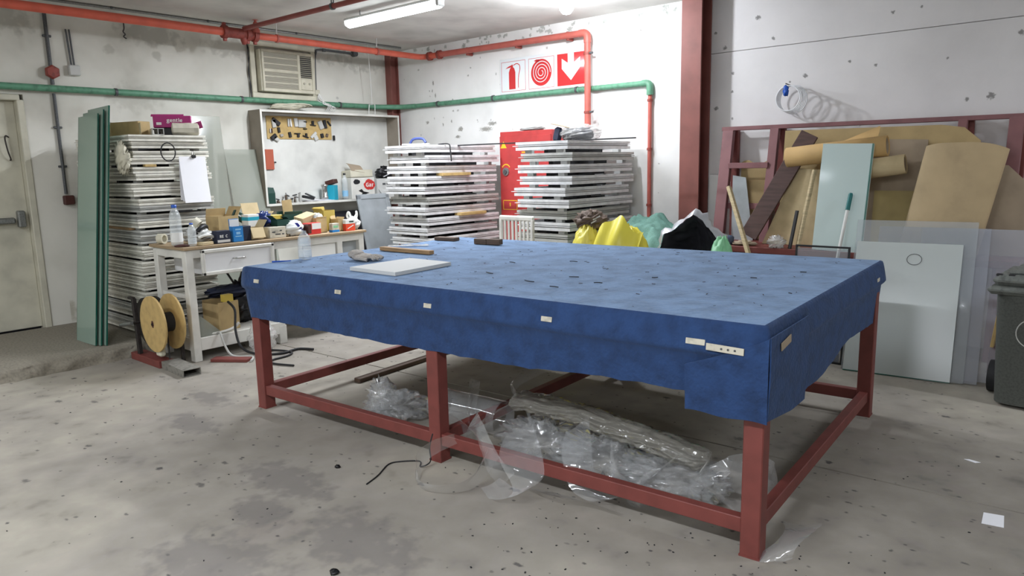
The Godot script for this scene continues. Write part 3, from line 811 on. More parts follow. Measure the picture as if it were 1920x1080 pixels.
func table() -> void:
	var t := thing("work_table", "large low table wrapped in worn blue cloth on dark red steel legs", "table", TC, TA)
	var hx := 1.6
	var hz := 1.005
	nz.seed = 14; nz.frequency = 1.3; nz.fractal_octaves = 4
	part(t, "tabletop", mb().box(Vector3(0, 0.825, 0), Vector3(3.15, 0.1, 1.96), 0.01), M.wooddark)
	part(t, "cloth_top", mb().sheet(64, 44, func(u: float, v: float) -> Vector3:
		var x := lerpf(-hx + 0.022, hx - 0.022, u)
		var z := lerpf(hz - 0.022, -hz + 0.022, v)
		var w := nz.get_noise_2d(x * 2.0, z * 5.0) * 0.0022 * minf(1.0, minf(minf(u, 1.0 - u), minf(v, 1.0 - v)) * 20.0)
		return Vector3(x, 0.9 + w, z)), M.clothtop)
	# skirt: clockwise round the table seen from above, from the top edge down to the ragged hem
	var front := [[-1.6, 0.584], [-1.06, 0.579], [-0.43, 0.577], [0.12, 0.578], [0.59, 0.586], [0.86, 0.606], [1.28, 0.612], [1.6, 0.60]]
	var right := [[-1.0, 0.549], [-0.8, 0.555], [-0.31, 0.576], [0.0, 0.53], [0.18, 0.507], [0.72, 0.517], [1.0, 0.556]]
	var per := []
	var n := 70
	for i in n: per.append([Vector2(lerpf(hx, -hx, float(i) / n), hz), Vector2(0, 1), 0])
	for i in 44: per.append([Vector2(-hx, lerpf(hz, -hz, i / 44.0)), Vector2(-1, 0), 1])
	for i in n: per.append([Vector2(lerpf(-hx, hx, float(i) / n), -hz), Vector2(0, -1), 2])
	for i in 45: per.append([Vector2(hx, lerpf(-hz, hz, i / 44.0)), Vector2(1, 0), 3])
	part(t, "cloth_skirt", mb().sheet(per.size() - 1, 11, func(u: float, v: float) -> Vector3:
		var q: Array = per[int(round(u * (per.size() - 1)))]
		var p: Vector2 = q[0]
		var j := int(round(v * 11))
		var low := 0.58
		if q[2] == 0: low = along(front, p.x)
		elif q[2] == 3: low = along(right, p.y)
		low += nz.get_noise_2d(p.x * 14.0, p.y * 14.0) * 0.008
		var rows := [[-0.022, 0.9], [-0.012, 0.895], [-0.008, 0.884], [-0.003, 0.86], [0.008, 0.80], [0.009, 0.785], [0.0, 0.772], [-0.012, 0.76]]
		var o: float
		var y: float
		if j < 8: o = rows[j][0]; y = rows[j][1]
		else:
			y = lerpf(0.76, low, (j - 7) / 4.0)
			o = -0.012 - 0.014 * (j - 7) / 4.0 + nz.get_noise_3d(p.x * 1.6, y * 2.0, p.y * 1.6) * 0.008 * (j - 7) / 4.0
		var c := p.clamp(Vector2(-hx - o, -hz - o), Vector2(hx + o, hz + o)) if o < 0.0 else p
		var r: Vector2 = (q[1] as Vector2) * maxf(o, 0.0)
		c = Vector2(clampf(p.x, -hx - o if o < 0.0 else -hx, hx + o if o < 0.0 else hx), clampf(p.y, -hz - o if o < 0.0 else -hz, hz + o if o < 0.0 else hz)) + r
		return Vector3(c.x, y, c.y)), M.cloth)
	# folded corner at the near right
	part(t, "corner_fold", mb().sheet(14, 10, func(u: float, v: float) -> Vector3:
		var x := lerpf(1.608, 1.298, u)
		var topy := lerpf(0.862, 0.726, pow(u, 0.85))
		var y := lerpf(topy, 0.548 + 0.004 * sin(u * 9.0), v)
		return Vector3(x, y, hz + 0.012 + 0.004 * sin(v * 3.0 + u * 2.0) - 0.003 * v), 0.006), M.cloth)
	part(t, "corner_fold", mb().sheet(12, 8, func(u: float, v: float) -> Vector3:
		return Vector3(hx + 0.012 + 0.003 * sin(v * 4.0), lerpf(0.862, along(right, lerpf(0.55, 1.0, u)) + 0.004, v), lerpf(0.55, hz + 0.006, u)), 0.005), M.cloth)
	# legs and rails
	var lw := 0.075
	for x in [-1.54, -0.055, 1.548]:
		for z in [-0.94, 0.935]:
			var l := part(t, "leg", mb().box(Vector3(x, 0.39, z), Vector3(lw, 0.78, lw), 0.004), M.oxide)
			part(l, "foot_plate", mb().box(Vector3(x, 0.004, z), Vector3(0.079, 0.008, 0.079)), M.oxide)
	for z in [-0.94, 0.94]:
		for q in [[-1.5025, -0.0925], [-0.0175, 1.5105]]:
			part(t, "lower_rail", mb().bar(Vector3(q[0], 0.118, z), Vector3(q[1], 0.118, z), 0.045, 0.06, 0.003), M.oxide)
			part(t, "upper_rail", mb().bar(Vector3(q[0], 0.73, z), Vector3(q[1], 0.73, z), 0.045, 0.06, 0.003), M.oxide)
	for x in [-1.54, -0.055, 1.548]:
		part(t, "cross_rail", mb().bar(Vector3(x, 0.118, 0.8975), Vector3(x, 0.118, -0.9025), 0.045, 0.06, 0.003), M.oxide)
		part(t, "cross_rail", mb().bar(Vector3(x, 0.73, 0.8975), Vector3(x, 0.73, -0.9025), 0.045, 0.06, 0.003), M.oxide)
	# pale plates nailed along the edge of the cloth
	for q in [[-1.437, 0.822, 0.05], [-0.689, 0.823, 0.05], [-0.028, 0.814, 0.05], [0.668, 0.826, 0.055], [1.335, 0.816, 0.075]]:
		part(t, "edge_plate", mb().box(Vector3(q[0], q[1], hz + 0.006), Vector3(q[2], 0.022, 0.004), 0.001, rot(0, -0.18)), M.dirtywhite, "pale plate nailed on the cloth edge")
	var pl := part(t, "edge_plate", mb().box(Vector3(1.452, 0.805, hz + 0.018), Vector3(0.14, 0.026, 0.005), 0.001, rot(0, 0, -0.03)), M.dirtywhite, "long pale plate nailed on the folded corner")
	for x in [1.44, 1.465, 1.49]: part(pl, "screw", mb().cyl(Vector3(x, 0.805, hz + 0.019), Vector3(x, 0.805, hz + 0.023), 0.004, 8), M.darkgalv)
	part(t, "edge_plate", mb().box(Vector3(hx + 0.019, 0.818, 0.86), Vector3(0.004, 0.03, 0.11), 0.001, rot(0, 0.12)), M.kraftdull, "brown plate on the side of the table")
	part(t, "edge_plate", mb().box(Vector3(hx + 0.007, 0.815, -0.805), Vector3(0.004, 0.02, 0.05), 0.001), M.dirtywhite)

func bottle(called: String, label: String, at: Vector3, h: float, r: float, cap: String, full := false) -> Node3D:
	var o := thing(called, label, "bottle", at)
	var prof := [Vector2(0.0, 0.004), Vector2(r * 0.6, 0.0), Vector2(r * 0.95, 0.008), Vector2(r, 0.02)]
	var k := 0.0
	while k < 0.5:
		prof.append(Vector2(r, h * (0.08 + k))); prof.append(Vector2(r * 0.93, h * (0.10 + k))); prof.append(Vector2(r, h * (0.12 + k)))
		k += 0.09
	prof.append_array([Vector2(r * 0.98, h * 0.68), Vector2(r * 0.8, h * 0.79), Vector2(r * 0.5, h * 0.88), Vector2(r * 0.36, h * 0.91), Vector2(r * 0.36, h * 0.97)])
	part(o, "shell", mb().lathe(prof, 18), M.pet)
	part(o, "label_band", mb().lathe([Vector2(r * 1.015, h * 0.1), Vector2(r * 1.015, h * 0.33)], 18), M.whiteclean if full else M.pet)
	if cap:
		part(o, "cap", mb().lathe([Vector2(r * 0.42, h * 0.93), Vector2(r * 0.44, h * 0.94), Vector2(r * 0.44, h), Vector2(0, h)], 14), M[cap])
	return o

func on_table() -> void:
	var Y := 0.9025
	var b := bottle("water_bottle", "clear empty plastic bottle standing on the blue table", W(-1.5, Y, 0.6), 0.19, 0.042, "")
	part(b, "dented_side", mb().lathe([Vector2(0.04, 0.09), Vector2(0.03, 0.12), Vector2(0.033, 0.14)], 10), M.pet)
	# pair of work gloves
	var gl := thing("work_glove", "pair of grey work gloves lying folded on the blue table", "gloves", W(-1.12, Y, 0.45), 0.3)
	part(gl, "palm", lump(0.075, 0.022, 0.06, 0.12, 0.7, 3, 18), M.glove)
	var top := part(gl, "cuff", lump(0.05, 0.026, 0.055, 0.14, 0.7, 8, 16), M.glove)
	top.position = Vector3(-0.055, 0.012, -0.01)
	for k in 4: part(gl, "finger", mb().tube(curve([Vector3(0.04, 0.02, -0.045 + k * 0.028), Vector3(0.09, 0.022 + 0.006 * (k % 2), -0.05 + k * 0.03), Vector3(0.135 - 0.012 * absf(k - 1.5), 0.012, -0.052 + k * 0.033)], 4), 0.014, 8, true, 0.010), M.glove)
	part(gl, "thumb", mb().tube(curve([Vector3(-0.02, 0.018, 0.05), Vector3(0.03, 0.02, 0.075), Vector3(0.08, 0.012, 0.07)], 4), 0.013, 8, true, 0.010), M.glove)
	# white square board
	var a := W(-0.831, Y, 0.80)
	one("white_board", mb().prism([Vector2(0, 0), Vector2(0.39, 0.055), Vector2(0.282, 0.505), Vector2(-0.075, 0.455)], 0.02, Transform3D(Basis(Vector3.RIGHT, Vector3.FORWARD, Vector3.UP), Vector3.ZERO)), M.foamtile, "white square foam board lying flat on the blue table", "board", a, TA - 0.2)
	one("timber_batten", mb().bar(Vector3(-0.25, 0.014, 0), Vector3(0.25, 0.014, 0), 0.045, 0.026, 0.003), M.wood, "brown wooden batten with a knot lying on the blue table", "batten", W(-1.17, Y, 0.02), TA - 0.04)
	var bl := thing("timber_block", "two dark timber blocks end to end on the far edge of the blue table", "block", W(-0.98, Y, -0.63), TA)
	part(bl, "block", mb().box(Vector3(-0.055, 0.02, 0.004), Vector3(0.115, 0.04, 0.05), 0.003), M.wooddark)
	part(bl, "block", mb().box(Vector3(0.062, 0.022, 0), Vector3(0.115, 0.04, 0.05), 0.003, rot(0.08)), M.wooddark)
	one("timber_offcut", mb().box(Vector3(0, 0.013, 0), Vector3(0.2, 0.026, 0.07), 0.003), M.wooddark, "flat weathered timber offcut at the far left corner of the blue table", "offcut", W(-1.46, Y, -0.71), TA + 0.06)
	nz.seed = 4; nz.frequency = 6.0
	one("plastic_wrapper", mb().sheet(12, 5, func(u: float, v: float) -> Vector3: return Vector3(u * 0.3 - 0.15, 0.006 + 0.012 * absf(nz.get_noise_2d(u * 3, v * 2)), 0.04 - v * 0.08), 0.001), M.polybag, "crumpled clear plastic wrapper at the left edge of the blue table", "wrapper", W(-1.43, Y, -0.26), 0.7)
	one("pen", mb().cyl(Vector3(-0.055, 0.006, 0), Vector3(0.06, 0.006, 0), 0.0055, 8, 0.003), M.bluecap, "short blue pen on the left end of the blue table", "pen", W(-1.52, Y, 0.77), 1.0)
	rng.seed = 19
	for q in [[0.30, 0.62, 0.07], [0.42, 0.4, 0.05], [0.62, 0.5, 0.04], [0.78, 0.22, 0.03], [-0.2, 0.1, 0.05], [0.1, -0.1, 0.05], [1.2, 0.0, 0.03], [1.35, -0.3, 0.03], [0.5, 0.7, 0.05], [-0.05, 0.5, 0.07]]:
		one("rubber_strip", mb().tube(curve([Vector3(-q[2] * 0.5, 0.004, 0), Vector3(0, 0.004, rng.randf_range(-0.008, 0.008)), Vector3(q[2] * 0.5, 0.004, 0.004)], 3), 0.0024, 5), M.rubber, "short black rubber cutting lying on the blue cloth", "cutting", W(q[0], Y, q[1]), rng.randf_range(-0.6, 1.0), "black cuttings on the table")

	# lint and shavings caught in the cloth
	var mm := MultiMesh.new()
	mm.transform_format = MultiMesh.TRANSFORM_3D
	mm.mesh = mb().box(Vector3(0, 0.001, 0), Vector3(0.016, 0.002, 0.0025)).mesh(M.steeldark)
	rng.seed = 55
	mm.instance_count = 170
	for i in 170:
		var p := W(rng.randf_range(-1.5, 1.52), Y, rng.randf_range(-0.93, 0.93))
		mm.set_instance_transform(i, Transform3D(Basis(Vector3.UP, rng.randf() * TAU).scaled(Vector3.ONE * rng.randf_range(0.4, 1.3)), p))
	var li := MultiMeshInstance3D.new()
	li.name = "cloth_lint"
	li.multimesh = mm
	add_child(li)
	li.set_meta("kind", "stuff")
	tag(li, "fine dark lint and shavings scattered over the blue table cloth", "debris")

# a curved strip of film: centre line and the direction of its width at each point
func ribbon(pts: Array, wid: Array, n := 8) -> MB:
	var c := curve(pts, n)
	var w := curve(wid, n)
	var k := c.size() - 1
	nz.frequency = 0.9
	return mb().sheet(k, 6, func(u: float, v: float) -> Vector3:
		var i := int(round(u * k))
		var s: Vector3 = w[i]
		return (c[i] as Vector3) + s * (v - 0.5) + s.cross(Vector3.UP).normalized() * (0.16 * s.length() * sin(PI * v) + 0.014 * nz.get_noise_3d(u * 9.0 + c.size(), v * 3.0, s.x * 9.0)))

func under_table() -> void:
	# flattened bundle of film resting on the front rail and the floor
	nz.seed = 6; nz.frequency = 3.0; nz.fractal_octaves = 4
	var bu := mb().sheet(110, 44, func(u: float, v: float) -> Vector3:
		var a := TAU * (v if v < 1.0 else 0.0)
		var e := sin(PI * clampf(u * 8.0, 0.0, 0.5)) * sin(PI * clampf((1.0 - u) * 20.0, 0.0, 0.5))
		var rr := 1.0 + 0.35 * nz.get_noise_3d(u * 2.5, cos(a) * 1.2, sin(a) * 1.2) + 0.13 * sin(a * 9.0 + 6.0 * nz.get_noise_1d(u * 1.2)) + 0.16 * nz.get_noise_3d(u * 12.0, cos(a) * 5.0, sin(a) * 5.0)
		var c := Vector3(lerpf(-0.56, 0.56, u), 0.03 * sin(u * 3.4 + 0.4), 0.0)
		return c + Vector3(0, sin(a) * 0.04, cos(a) * 0.075) * rr * maxf(e, 0.02))
	var o := one("film_bundle", bu, M.filmthick, "long flattened bundle of dusty clear film under the blue table", "plastic film", W(0.70, 0.235, 0.62), TA - 0.06)
	o.rotation.z = -0.03
	var pile := thing("film_heap", "low heap of dusty film on the floor carrying the bundle under the table", "plastic film", W(0.72, 0.0, 0.6), TA)
	for k in 3:
		var l := part(pile, "fold", lump(0.23, 0.09, 0.15, 0.3, 0.9, 30 + k, 30), M.film)
		l.position = Vector3(-0.36 + 0.36 * k, 0.0, 0.02 * k)
	var strips := [
		[[Vector3(-0.16, 0.30, 0.52), Vector3(-0.1, 0.16, 0.62), Vector3(0.02, 0.12, 0.72), Vector3(0.16, 0.22, 0.70), Vector3(0.3, 0.30, 0.6)], Vector3(0.02, 0.05, 0.1)],
		[[Vector3(0.05, 0.02, 0.78), Vector3(0.10, 0.20, 0.86), Vector3(0.25, 0.24, 0.98), Vector3(0.4, 0.12, 1.06), Vector3(0.44, 0.03, 1.0)], Vector3(0.06, 0.09, -0.02)],
		[[Vector3(0.12, 0.17, 1.0), Vector3(0.0, 0.1, 1.1), Vector3(0.06, 0.01, 1.2), Vector3(0.2, 0.012, 1.24), Vector3(0.34, 0.05, 1.16), Vector3(0.36, 0.16, 1.0)], Vector3(0.03, 0.08, 0.08)],
		[[Vector3(0.36, 0.22, 0.82), Vector3(0.5, 0.19, 1.0), Vector3(0.62, 0.1, 1.1), Vector3(0.5, 0.03, 1.12), Vector3(0.36, 0.02, 1.05)], Vector3(0.1, 0.05, -0.06)],
		[[Vector3(0.62, 0.26, 0.7), Vector3(0.72, 0.2, 0.86), Vector3(0.8, 0.08, 0.92), Vector3(0.95, 0.06, 0.88), Vector3(1.1, 0.2, 0.78)], Vector3(0.05, 0.05, -0.09)],
		[[Vector3(0.86, 0.22, 0.76), Vector3(0.92, 0.12, 0.86), Vector3(1.05, 0.05, 0.86), Vector3(1.2, 0.08, 0.76), Vector3(1.28, 0.2, 0.7)], Vector3(0.03, 0.1, 0.05)],
		[[Vector3(1.02, 0.05, 0.86), Vector3(1.12, 0.17, 0.8), Vector3(1.25, 0.2, 0.82), Vector3(1.4, 0.15, 0.86), Vector3(1.47, 0.1, 0.8)], Vector3(0.0, 0.06, 0.03)],
		[[Vector3(1.12, 0.03, 0.6), Vector3(1.25, 0.1, 0.66), Vector3(1.36, 0.16, 0.6), Vector3(1.46, 0.1, 0.5), Vector3(1.44, 0.02, 0.42)], Vector3(0.02, 0.12, -0.04)],
		[[Vector3(0.35, 0.02, 0.62), Vector3(0.28, 0.2, 0.6), Vector3(0.1, 0.3, 0.5), Vector3(0.25, 0.4, 0.36), Vector3(0.5, 0.38, 0.3)], Vector3(0.03, 0.06, 0.07)],
		[[Vector3(-0.1, 0.02, 0.78), Vector3(-0.02, 0.16, 0.82), Vector3(0.08, 0.19, 0.88), Vector3(0.2, 0.1, 0.88), Vector3(0.22, 0.02, 0.8)], Vector3(-0.04, 0.07, 0.05)],
		[[Vector3(1.62, 0.01, 0.6), Vector3(1.68, 0.07, 0.75), Vector3(1.66, 0.06, 0.9), Vector3(1.62, 0.01, 0.95)], Vector3(0.1, 0.03, 0.0)],
		[[Vector3(0.55, 0.02, 0.98), Vector3(0.7, 0.035, 1.0), Vector3(0.85, 0.02, 0.96), Vector3(1.0, 0.03, 0.97)], Vector3(0.0, 0.03, 0.08)]]
	var fl := ["clear film strip curling up at the left end of the film bundle", "clear film strip arching over the front rail right of the middle leg", "large clear film loop spilling onto the floor before the front rail", "clear film strip folded over the front rail beside the big loop", "clear film strip hanging from the middle of the film bundle", "clear film strip twisted below the right half of the film bundle", "narrow clear film strip running towards the near right leg", "clear film curl standing behind the near right table leg", "clear film strip rising behind the left end of the film bundle", "small clear film fold beside the middle table leg", "clear film scrap on the floor right of the near right leg", "flat clear film scrap on the floor under the front rail"]
	var k := 0
	for s in strips:
		var p0: Vector3 = s[0][0]
		p0.y = 0.0
		var pts := []
		for q in s[0]: pts.append(q - p0)
		var wd := []
		rng.seed = 60 + k
		for q in pts.size(): wd.append((s[1] as Vector3) * rng.randf_range(0.85, 1.5) + Vector3(rng.randf_range(-0.04, 0.04), 0, rng.randf_range(-0.04, 0.04)))
		one("film_strip", ribbon(pts, wd), M.film, fl[k], "plastic film", W(p0.x, 0.0, p0.z), TA, "film offcuts under the table")
		k += 1
	# loose film bag left of the middle leg
	var fb := thing("film_bag", "crumpled clear film bag on the floor left of the middle table leg", "plastic film", W(-0.72, 0.0, 0.6), TA)
	part(fb, "crumple", lump(0.17, 0.07, 0.15, 0.4, 0.9, 51, 22), M.film)
	var pk := part(fb, "peak", lump(0.09, 0.105, 0.07, 0.4, 0.9, 52, 18), M.film)
	pk.position = Vector3(-0.1, 0, 0.02)
	var rl := thing("film_roll", "loose roll of clear film behind the middle table leg", "plastic film", W(-0.2, 0.0, 0.5), TA)
	part(rl, "roll", mb().tube([Vector3(-0.26, 0.1, 0), Vector3(-0.1, 0.105, 0.02), Vector3(0.1, 0.1, 0.0), Vector3(0.22, 0.1, 0)], 0.098, 20, false), M.film)
	# timbers and wire on the floor
	one("floor_batten", mb().box(Vector3.ZERO, Vector3(0.06, 0.03, 0.95), 0.003), M.wooddark, "dark flat batten lying on the floor below the left end of the blue table", "batten", W(-1.46, 0.0155, -0.2), TA + 0.015)
	one("floor_wire", mb().tube(curve([Vector3(0.05, 0.004, 0.3), Vector3(0.02, 0.004, 0.2), Vector3(-0.035, 0.004, 0.08), Vector3(-0.01, 0.004, 0.02), Vector3(0.07, 0.006, -0.035), Vector3(0.12, 0.005, 0.01), Vector3(0.16, 0.03, -0.02), Vector3(0.15, 0.1, -0.03), Vector3(0.155, 0.165, -0.05)]), 0.0035, 6), M.rubber, "thin dark wire curling out on the floor from the middle table leg", "wire", W(-0.185, 0.0, 1.06), TA)

# ---------------------------------------------------------------- stacks of aluminium window frames
func frame_meshes(w: float, d: float, h: float, fx: float, m: Material) -> Array:   # four mitred rails of a stepped profile
	var out := []
	var k := h / 0.072
	for side in 4:
		var b := mb()
		var ring := []
		var prof := [[-0.05, 0.0], [0.0, 0.0], [0.0, 0.026], [-0.018, 0.028], [-0.018, 0.034], [1.0, 0.036], [1.0, 0.041], [-0.018, 0.043], [-0.018, 0.048], [0.0, 0.050], [0.0, 0.072], [-0.014, 0.072], [-0.016, 0.06], [-0.034, 0.06], [-0.036, 0.072], [-0.05, 0.072]]
		for p in prof:
			var o: float = p[0]
			var f := func(s: int) -> float:   # sides: 0 +z, 1 +x, 2 -z, 3 -x
				return o if o < 0.5 else (fx if s == 3 else 0.004)
			var xr: float = w / 2 + f.call(1); var xl: float = -w / 2 - f.call(3)
			var zf: float = d / 2 + f.call(0); var zb: float = -d / 2 - f.call(2)
			var y: float = p[1] * k
			var cs := [Vector3(xl, y, zf), Vector3(xr, y, zf), Vector3(xr, y, zb), Vector3(xl, y, zb)]
			ring.append([cs[side], cs[(side + 1) % 4]])
		for i in ring.size():
			var j := (i + 1) % ring.size()
			b.quad(ring[i][0], ring[i][1], ring[j][1], ring[j][0])
		out.append(b.mesh(m))
	return out

func one_frame(rails: Array, w: float, d: float, gap: float, block: Mesh, strips: Array, called: String) -> Node3D:
	var o := Node3D.new()
	o.name = called
	add_child(o)
	for i in 4: inst("rail", rails[i], o)
	if gap > 0.0:
		for q in [[-1, -1], [1, -1], [1, 1], [-1, 1]]:
			var s := inst("spacer", block, o)
			s.position = Vector3(q[0] * (w / 2 - 0.12), -gap / 2, q[1] * (d / 2 - 0.06))
	for m in strips: inst("gap_filler_strip", m, o)  # added dark bars that block the view through and black out the gaps
	return o

func stack(cx: float, cz: float, y0: float, w: float, d: float, n: int, h: float, gaps: Array, fx: float, off: float, label: String, group: String, m: Material, sd: int) -> float:
	var rails := frame_meshes(w, d, h, fx, m)
	var rails2 := frame_meshes(w * 0.985, d * 0.99, h, fx * 0.8, M.aludark)
	var blocks := {}
	for gp in gaps: blocks[gp] = mb().box(Vector3.ZERO, Vector3(0.07, gp, 0.05)).mesh(M.papergrey if gp > 0.015 else M.rubber)
	var strips := {}  # crossed dark bars standing in for the shade inside the stack
	for gp in gaps: strips[gp] = [mb().box(Vector3(0, -gp / 2, 0), Vector3(w - 0.22, gp, 0.06)).mesh(M.rubber), mb().box(Vector3(0.0, -gp / 2 + h / 2 - 0.002, 0), Vector3(0.05, gp + h - 0.006, d - 0.16)).mesh(M.rubber)]
	rng.seed = sd
	var y := y0
	var nodes := []
	for i in n:
		var gp: float = gaps[i % gaps.size()]
		y += gp
		var o := one_frame(rails if rng.randf() < 0.8 else rails2, w, d, gp, blocks[gp], strips[gp], numbered("window_frame"))
		o.position = Vector3(cx + rng.randf_range(-0.012, 0.012) + (off if (i / gaps.size()) % 2 else 0.0), y, cz + rng.randf_range(-0.02, 0.02))
		o.rotation.y = rng.randf_range(-0.012, 0.012)
		nodes.append(o)
		y += h
	for i in n: tag(nodes[i], label % ORD[n - 1 - i], "window frame", group)
	return y

func stacks() -> void:
	var t1 := stack(0.76, 3.62, 0.093, 1.16, 0.64, 26, 0.052, [0.022, 0.004], 0.02, -0.015, "dusty aluminium frame in the stack by the glass panes, %s", "frames in the left stack", M.aluold, 3)
	var t2 := stack(1.77, 0.85, 0.0, 0.6, 1.08, 16, 0.075, [0.031], 0.035, -0.03, "white aluminium frame in the stack left of the red cabinet, %s", "frames in the stack left of the cabinet", M.alu, 5)
	var t3 := stack(3.41, 0.66, 0.0, 0.6, 1.06, 16, 0.075, [0.030], 0.035, -0.035, "white aluminium frame in the stack right of the red cabinet, %s", "frames in the stack right of the cabinet", M.alu, 7)
	# packing boards pushed between the frames of the middle stack
	var lev := func(i: int) -> float: return i * 0.106 + 0.001
	one("packing_board", mb().box(Vector3(0, 0.0145, 0), Vector3(0.1, 0.029, 0.42), 0.002), M.ply, "yellow packing board high between the frames left of the cabinet", "board", Vector3(2.04, lev.call(13), 0.98))
	one("packing_board", mb().box(Vector3(0, 0.0145, 0), Vector3(0.1, 0.029, 0.4), 0.002), M.ply, "yellow packing board low between the frames left of the cabinet", "board", Vector3(2.05, lev.call(9), 0.75))
	one("gap_filler_strip", mb().box(Vector3.ZERO, Vector3(0.62, 0.02, 0.05), 0.002), M.wood, "brown timber strip pushed between the frames of the left stack", "strip", Vector3(0.85, 0.093 + 7 * 0.13 + 0.011, 3.925))
	one("packing_block", mb().box(Vector3.ZERO, Vector3(0.05, 0.02, 0.09), 0.002), M.ply, "small yellow timber block high between the frames of the left stack", "block", Vector3(1.325, 0.093 + 11 * 0.13 + 0.011, 3.8))
	one("packing_block", mb().box(Vector3.ZERO, Vector3(0.05, 0.02, 0.13), 0.002), M.dark, "black rubber block between the frames of the left stack above the desk", "block", Vector3(1.325, 0.093 + 8 * 0.13 + 0.011, 3.55))
	# red fire cabinet behind them
	var c := thing("fire_cabinet", "red steel fire hose cabinet on the back wall between the frame stacks", "cabinet", Vector3(2.4, 0.62, 0.0))
	part(c, "body", mb().box(Vector3(0, 0.61, 0.11), Vector3(0.74, 1.22, 0.22), 0.006), M.cabinetred)
	var dr := part(c, "door", mb().box(Vector3(0, 0.7, 0.23), Vector3(0.72, 0.94, 0.02), 0.004), M.cabinetred)
	part(dr, "lock_plate", mb().cyl(Vector3(-0.27, 0.78, 0.24), Vector3(-0.27, 0.78, 0.252), 0.045, 18), M.galv)
	part(dr, "lock_knob", mb().cyl(Vector3(-0.27, 0.78, 0.252), Vector3(-0.27, 0.78, 0.266), 0.022, 12), M.darkgalv)
	var arc := mb()
	for k in 8:
		var a0 := 0.5 + k * 0.27; var a1 := a0 + 0.27
		arc.bar(Vector3(-0.27 + 0.062 * cos(a0), 0.8 + 0.062 * sin(a0), 0.2408), Vector3(-0.27 + 0.062 * cos(a1), 0.8 + 0.062 * sin(a1), 0.2408), 0.012, 0.001, 0.0, Vector3.BACK)
	part(dr, "turn_arrow", arc, M.yellowprint)
	part(dr, "warning_triangle", mb().prism([Vector2(-0.045, 0), Vector2(0.045, 0), Vector2(0, 0.075)], 0.001, Transform3D(Basis(), Vector3(-0.3, 1.04, 0.2402))), M.yellowprint)
	var tl := mb()
	for q in [[-0.22, 0.46, 0.2, 0.008], [-0.22, 0.36, 0.2, 0.006]]: tl.box(Vector3(q[0], q[1], 0.2405), Vector3(q[2], q[3], 0.001))
	for q in [-0.32, -0.12]: tl.box(Vector3(q, 0.41, 0.2405), Vector3(0.006, 0.1, 0.001))
	tl.box(Vector3(-0.22, 0.415, 0.2405), Vector3(0.014, 0.04, 0.001))
	part(dr, "instruction_print", tl, M.yellowprint)
	part(dr, "yellow_mark", mb().box(Vector3(0.02, 1.03, 0.2405), Vector3(0.12, 0.02, 0.001)).box(Vector3(0.02, 0.99, 0.2405), Vector3(0.12, 0.012, 0.001)), M.yellowprint)
	part(c, "lower_door", mb().box(Vector3(0, 0.115, 0.23), Vector3(0.72, 0.21, 0.018), 0.004), M.cabinetred)
	one("rag", lump(0.14, 0.022, 0.08, 0.3, 0.9, 12, 18), M.papergrey, "dusty crumpled rag lying on top of the red cabinet", "rag", Vector3(2.42, 1.84, 0.12))
	# things on the middle stack
	var hs := thing("hand_sander", "grey and blue hand tool with looped handle on the stack left of the cabinet", "tool", Vector3(1.7, t2, 1.16), 0.3)
	part(hs, "handle", mb().tube(curve([Vector3(-0.1, 0.015, 0), Vector3(-0.07, 0.06, 0), Vector3(-0.02, 0.075, 0), Vector3(0.06, 0.07, 0), Vector3(0.1, 0.03, 0.01)], 4), 0.014, 8), M.navyblue)
	part(hs, "sole", mb().box(Vector3(-0.01, 0.012, 0.03), Vector3(0.3, 0.02, 0.07), 0.008, rot(0.15)), M.papergrey)
	one("black_cable", mb().tube(curve([Vector3(-0.1, 0.006, -0.02), Vector3(0.12, 0.008, 0.05), Vector3(0.2, 0.006, 0.2), Vector3(0.338, 0.006, 0.19), Vector3(0.356, -0.06, 0.185), Vector3(0.36, -0.17, 0.18)]), 0.007, 6), M.rubber, "black cable looping over the edge of the stack left of the cabinet", "cable", Vector3(1.75, t2, 0.9))
	# long dark bars across both stacks
	var bt := t3 + 0.008
	one("flat_bar", mb().bar(Vector3(-1.4, 0, 0.06), Vector3(1.0, 0, -0.12), 0.03, 0.012, 0.002), M.dark, "long thin black bar lying across the tops of the frame stacks", "bar", Vector3(3.1, bt + 0.002, 0.86))
	# plastic bag with dark parts, and an open white tub, on the right stack
	var pb := thing("parts_bag", "clear plastic bag of dark fittings on the stack right of the cabinet", "bag", Vector3(3.42, t3, 0.62))
	part(pb, "bag", lump(0.2, 0.085, 0.17, 0.09, 0.7, 21, 34), M.polybag)
	for k in 5:
		var l := part(pb, "fitting", lump(0.06, 0.06, 0.05, 0.2, 1.0, 70 + k, 14), M.navy)
		l.position = Vector3(-0.13 + 0.05 * k, 0.012 + 0.012 * (k % 2), 0.02 - 0.03 * (k % 3))
	var fx2 := part(pb, "upright_fitting", mb().box(Vector3(-0.2, 0.075, 0.1), Vector3(0.08, 0.14, 0.06), 0.02, rot(0.2, 0, -0.25)), M.navy)
	part(fx2, "flap", mb().box(Vector3(-0.13, 0.152, 0.1), Vector3(0.24, 0.008, 0.09), 0.002, rot(0.1, 0, -0.22)), M.kraftdull)
	one("white_tub", mb().lathe([Vector2(0, 0), Vector2(0.075, 0), Vector2(0.085, 0.09), Vector2(0.092, 0.092), Vector2(0.092, 0.105), Vector2(0.08, 0.105), Vector2(0.072, 0.01), Vector2(0, 0.008)], 20), M.dirtywhite, "small dirty white tub beside the parts bag on the frames", "tub", Vector3(3.2, t3, 0.3))
	# white chair with a slatted back behind the table
	var ch := thing("slatted_chair", "white plastic chair with vertical back slats behind the blue table", "chair", Vector3(3.19, 0, 1.35), PI)
	part(ch, "seat", mb().box(Vector3(0, 0.43, -0.13), Vector3(0.38, 0.03, 0.26), 0.01), M.white)
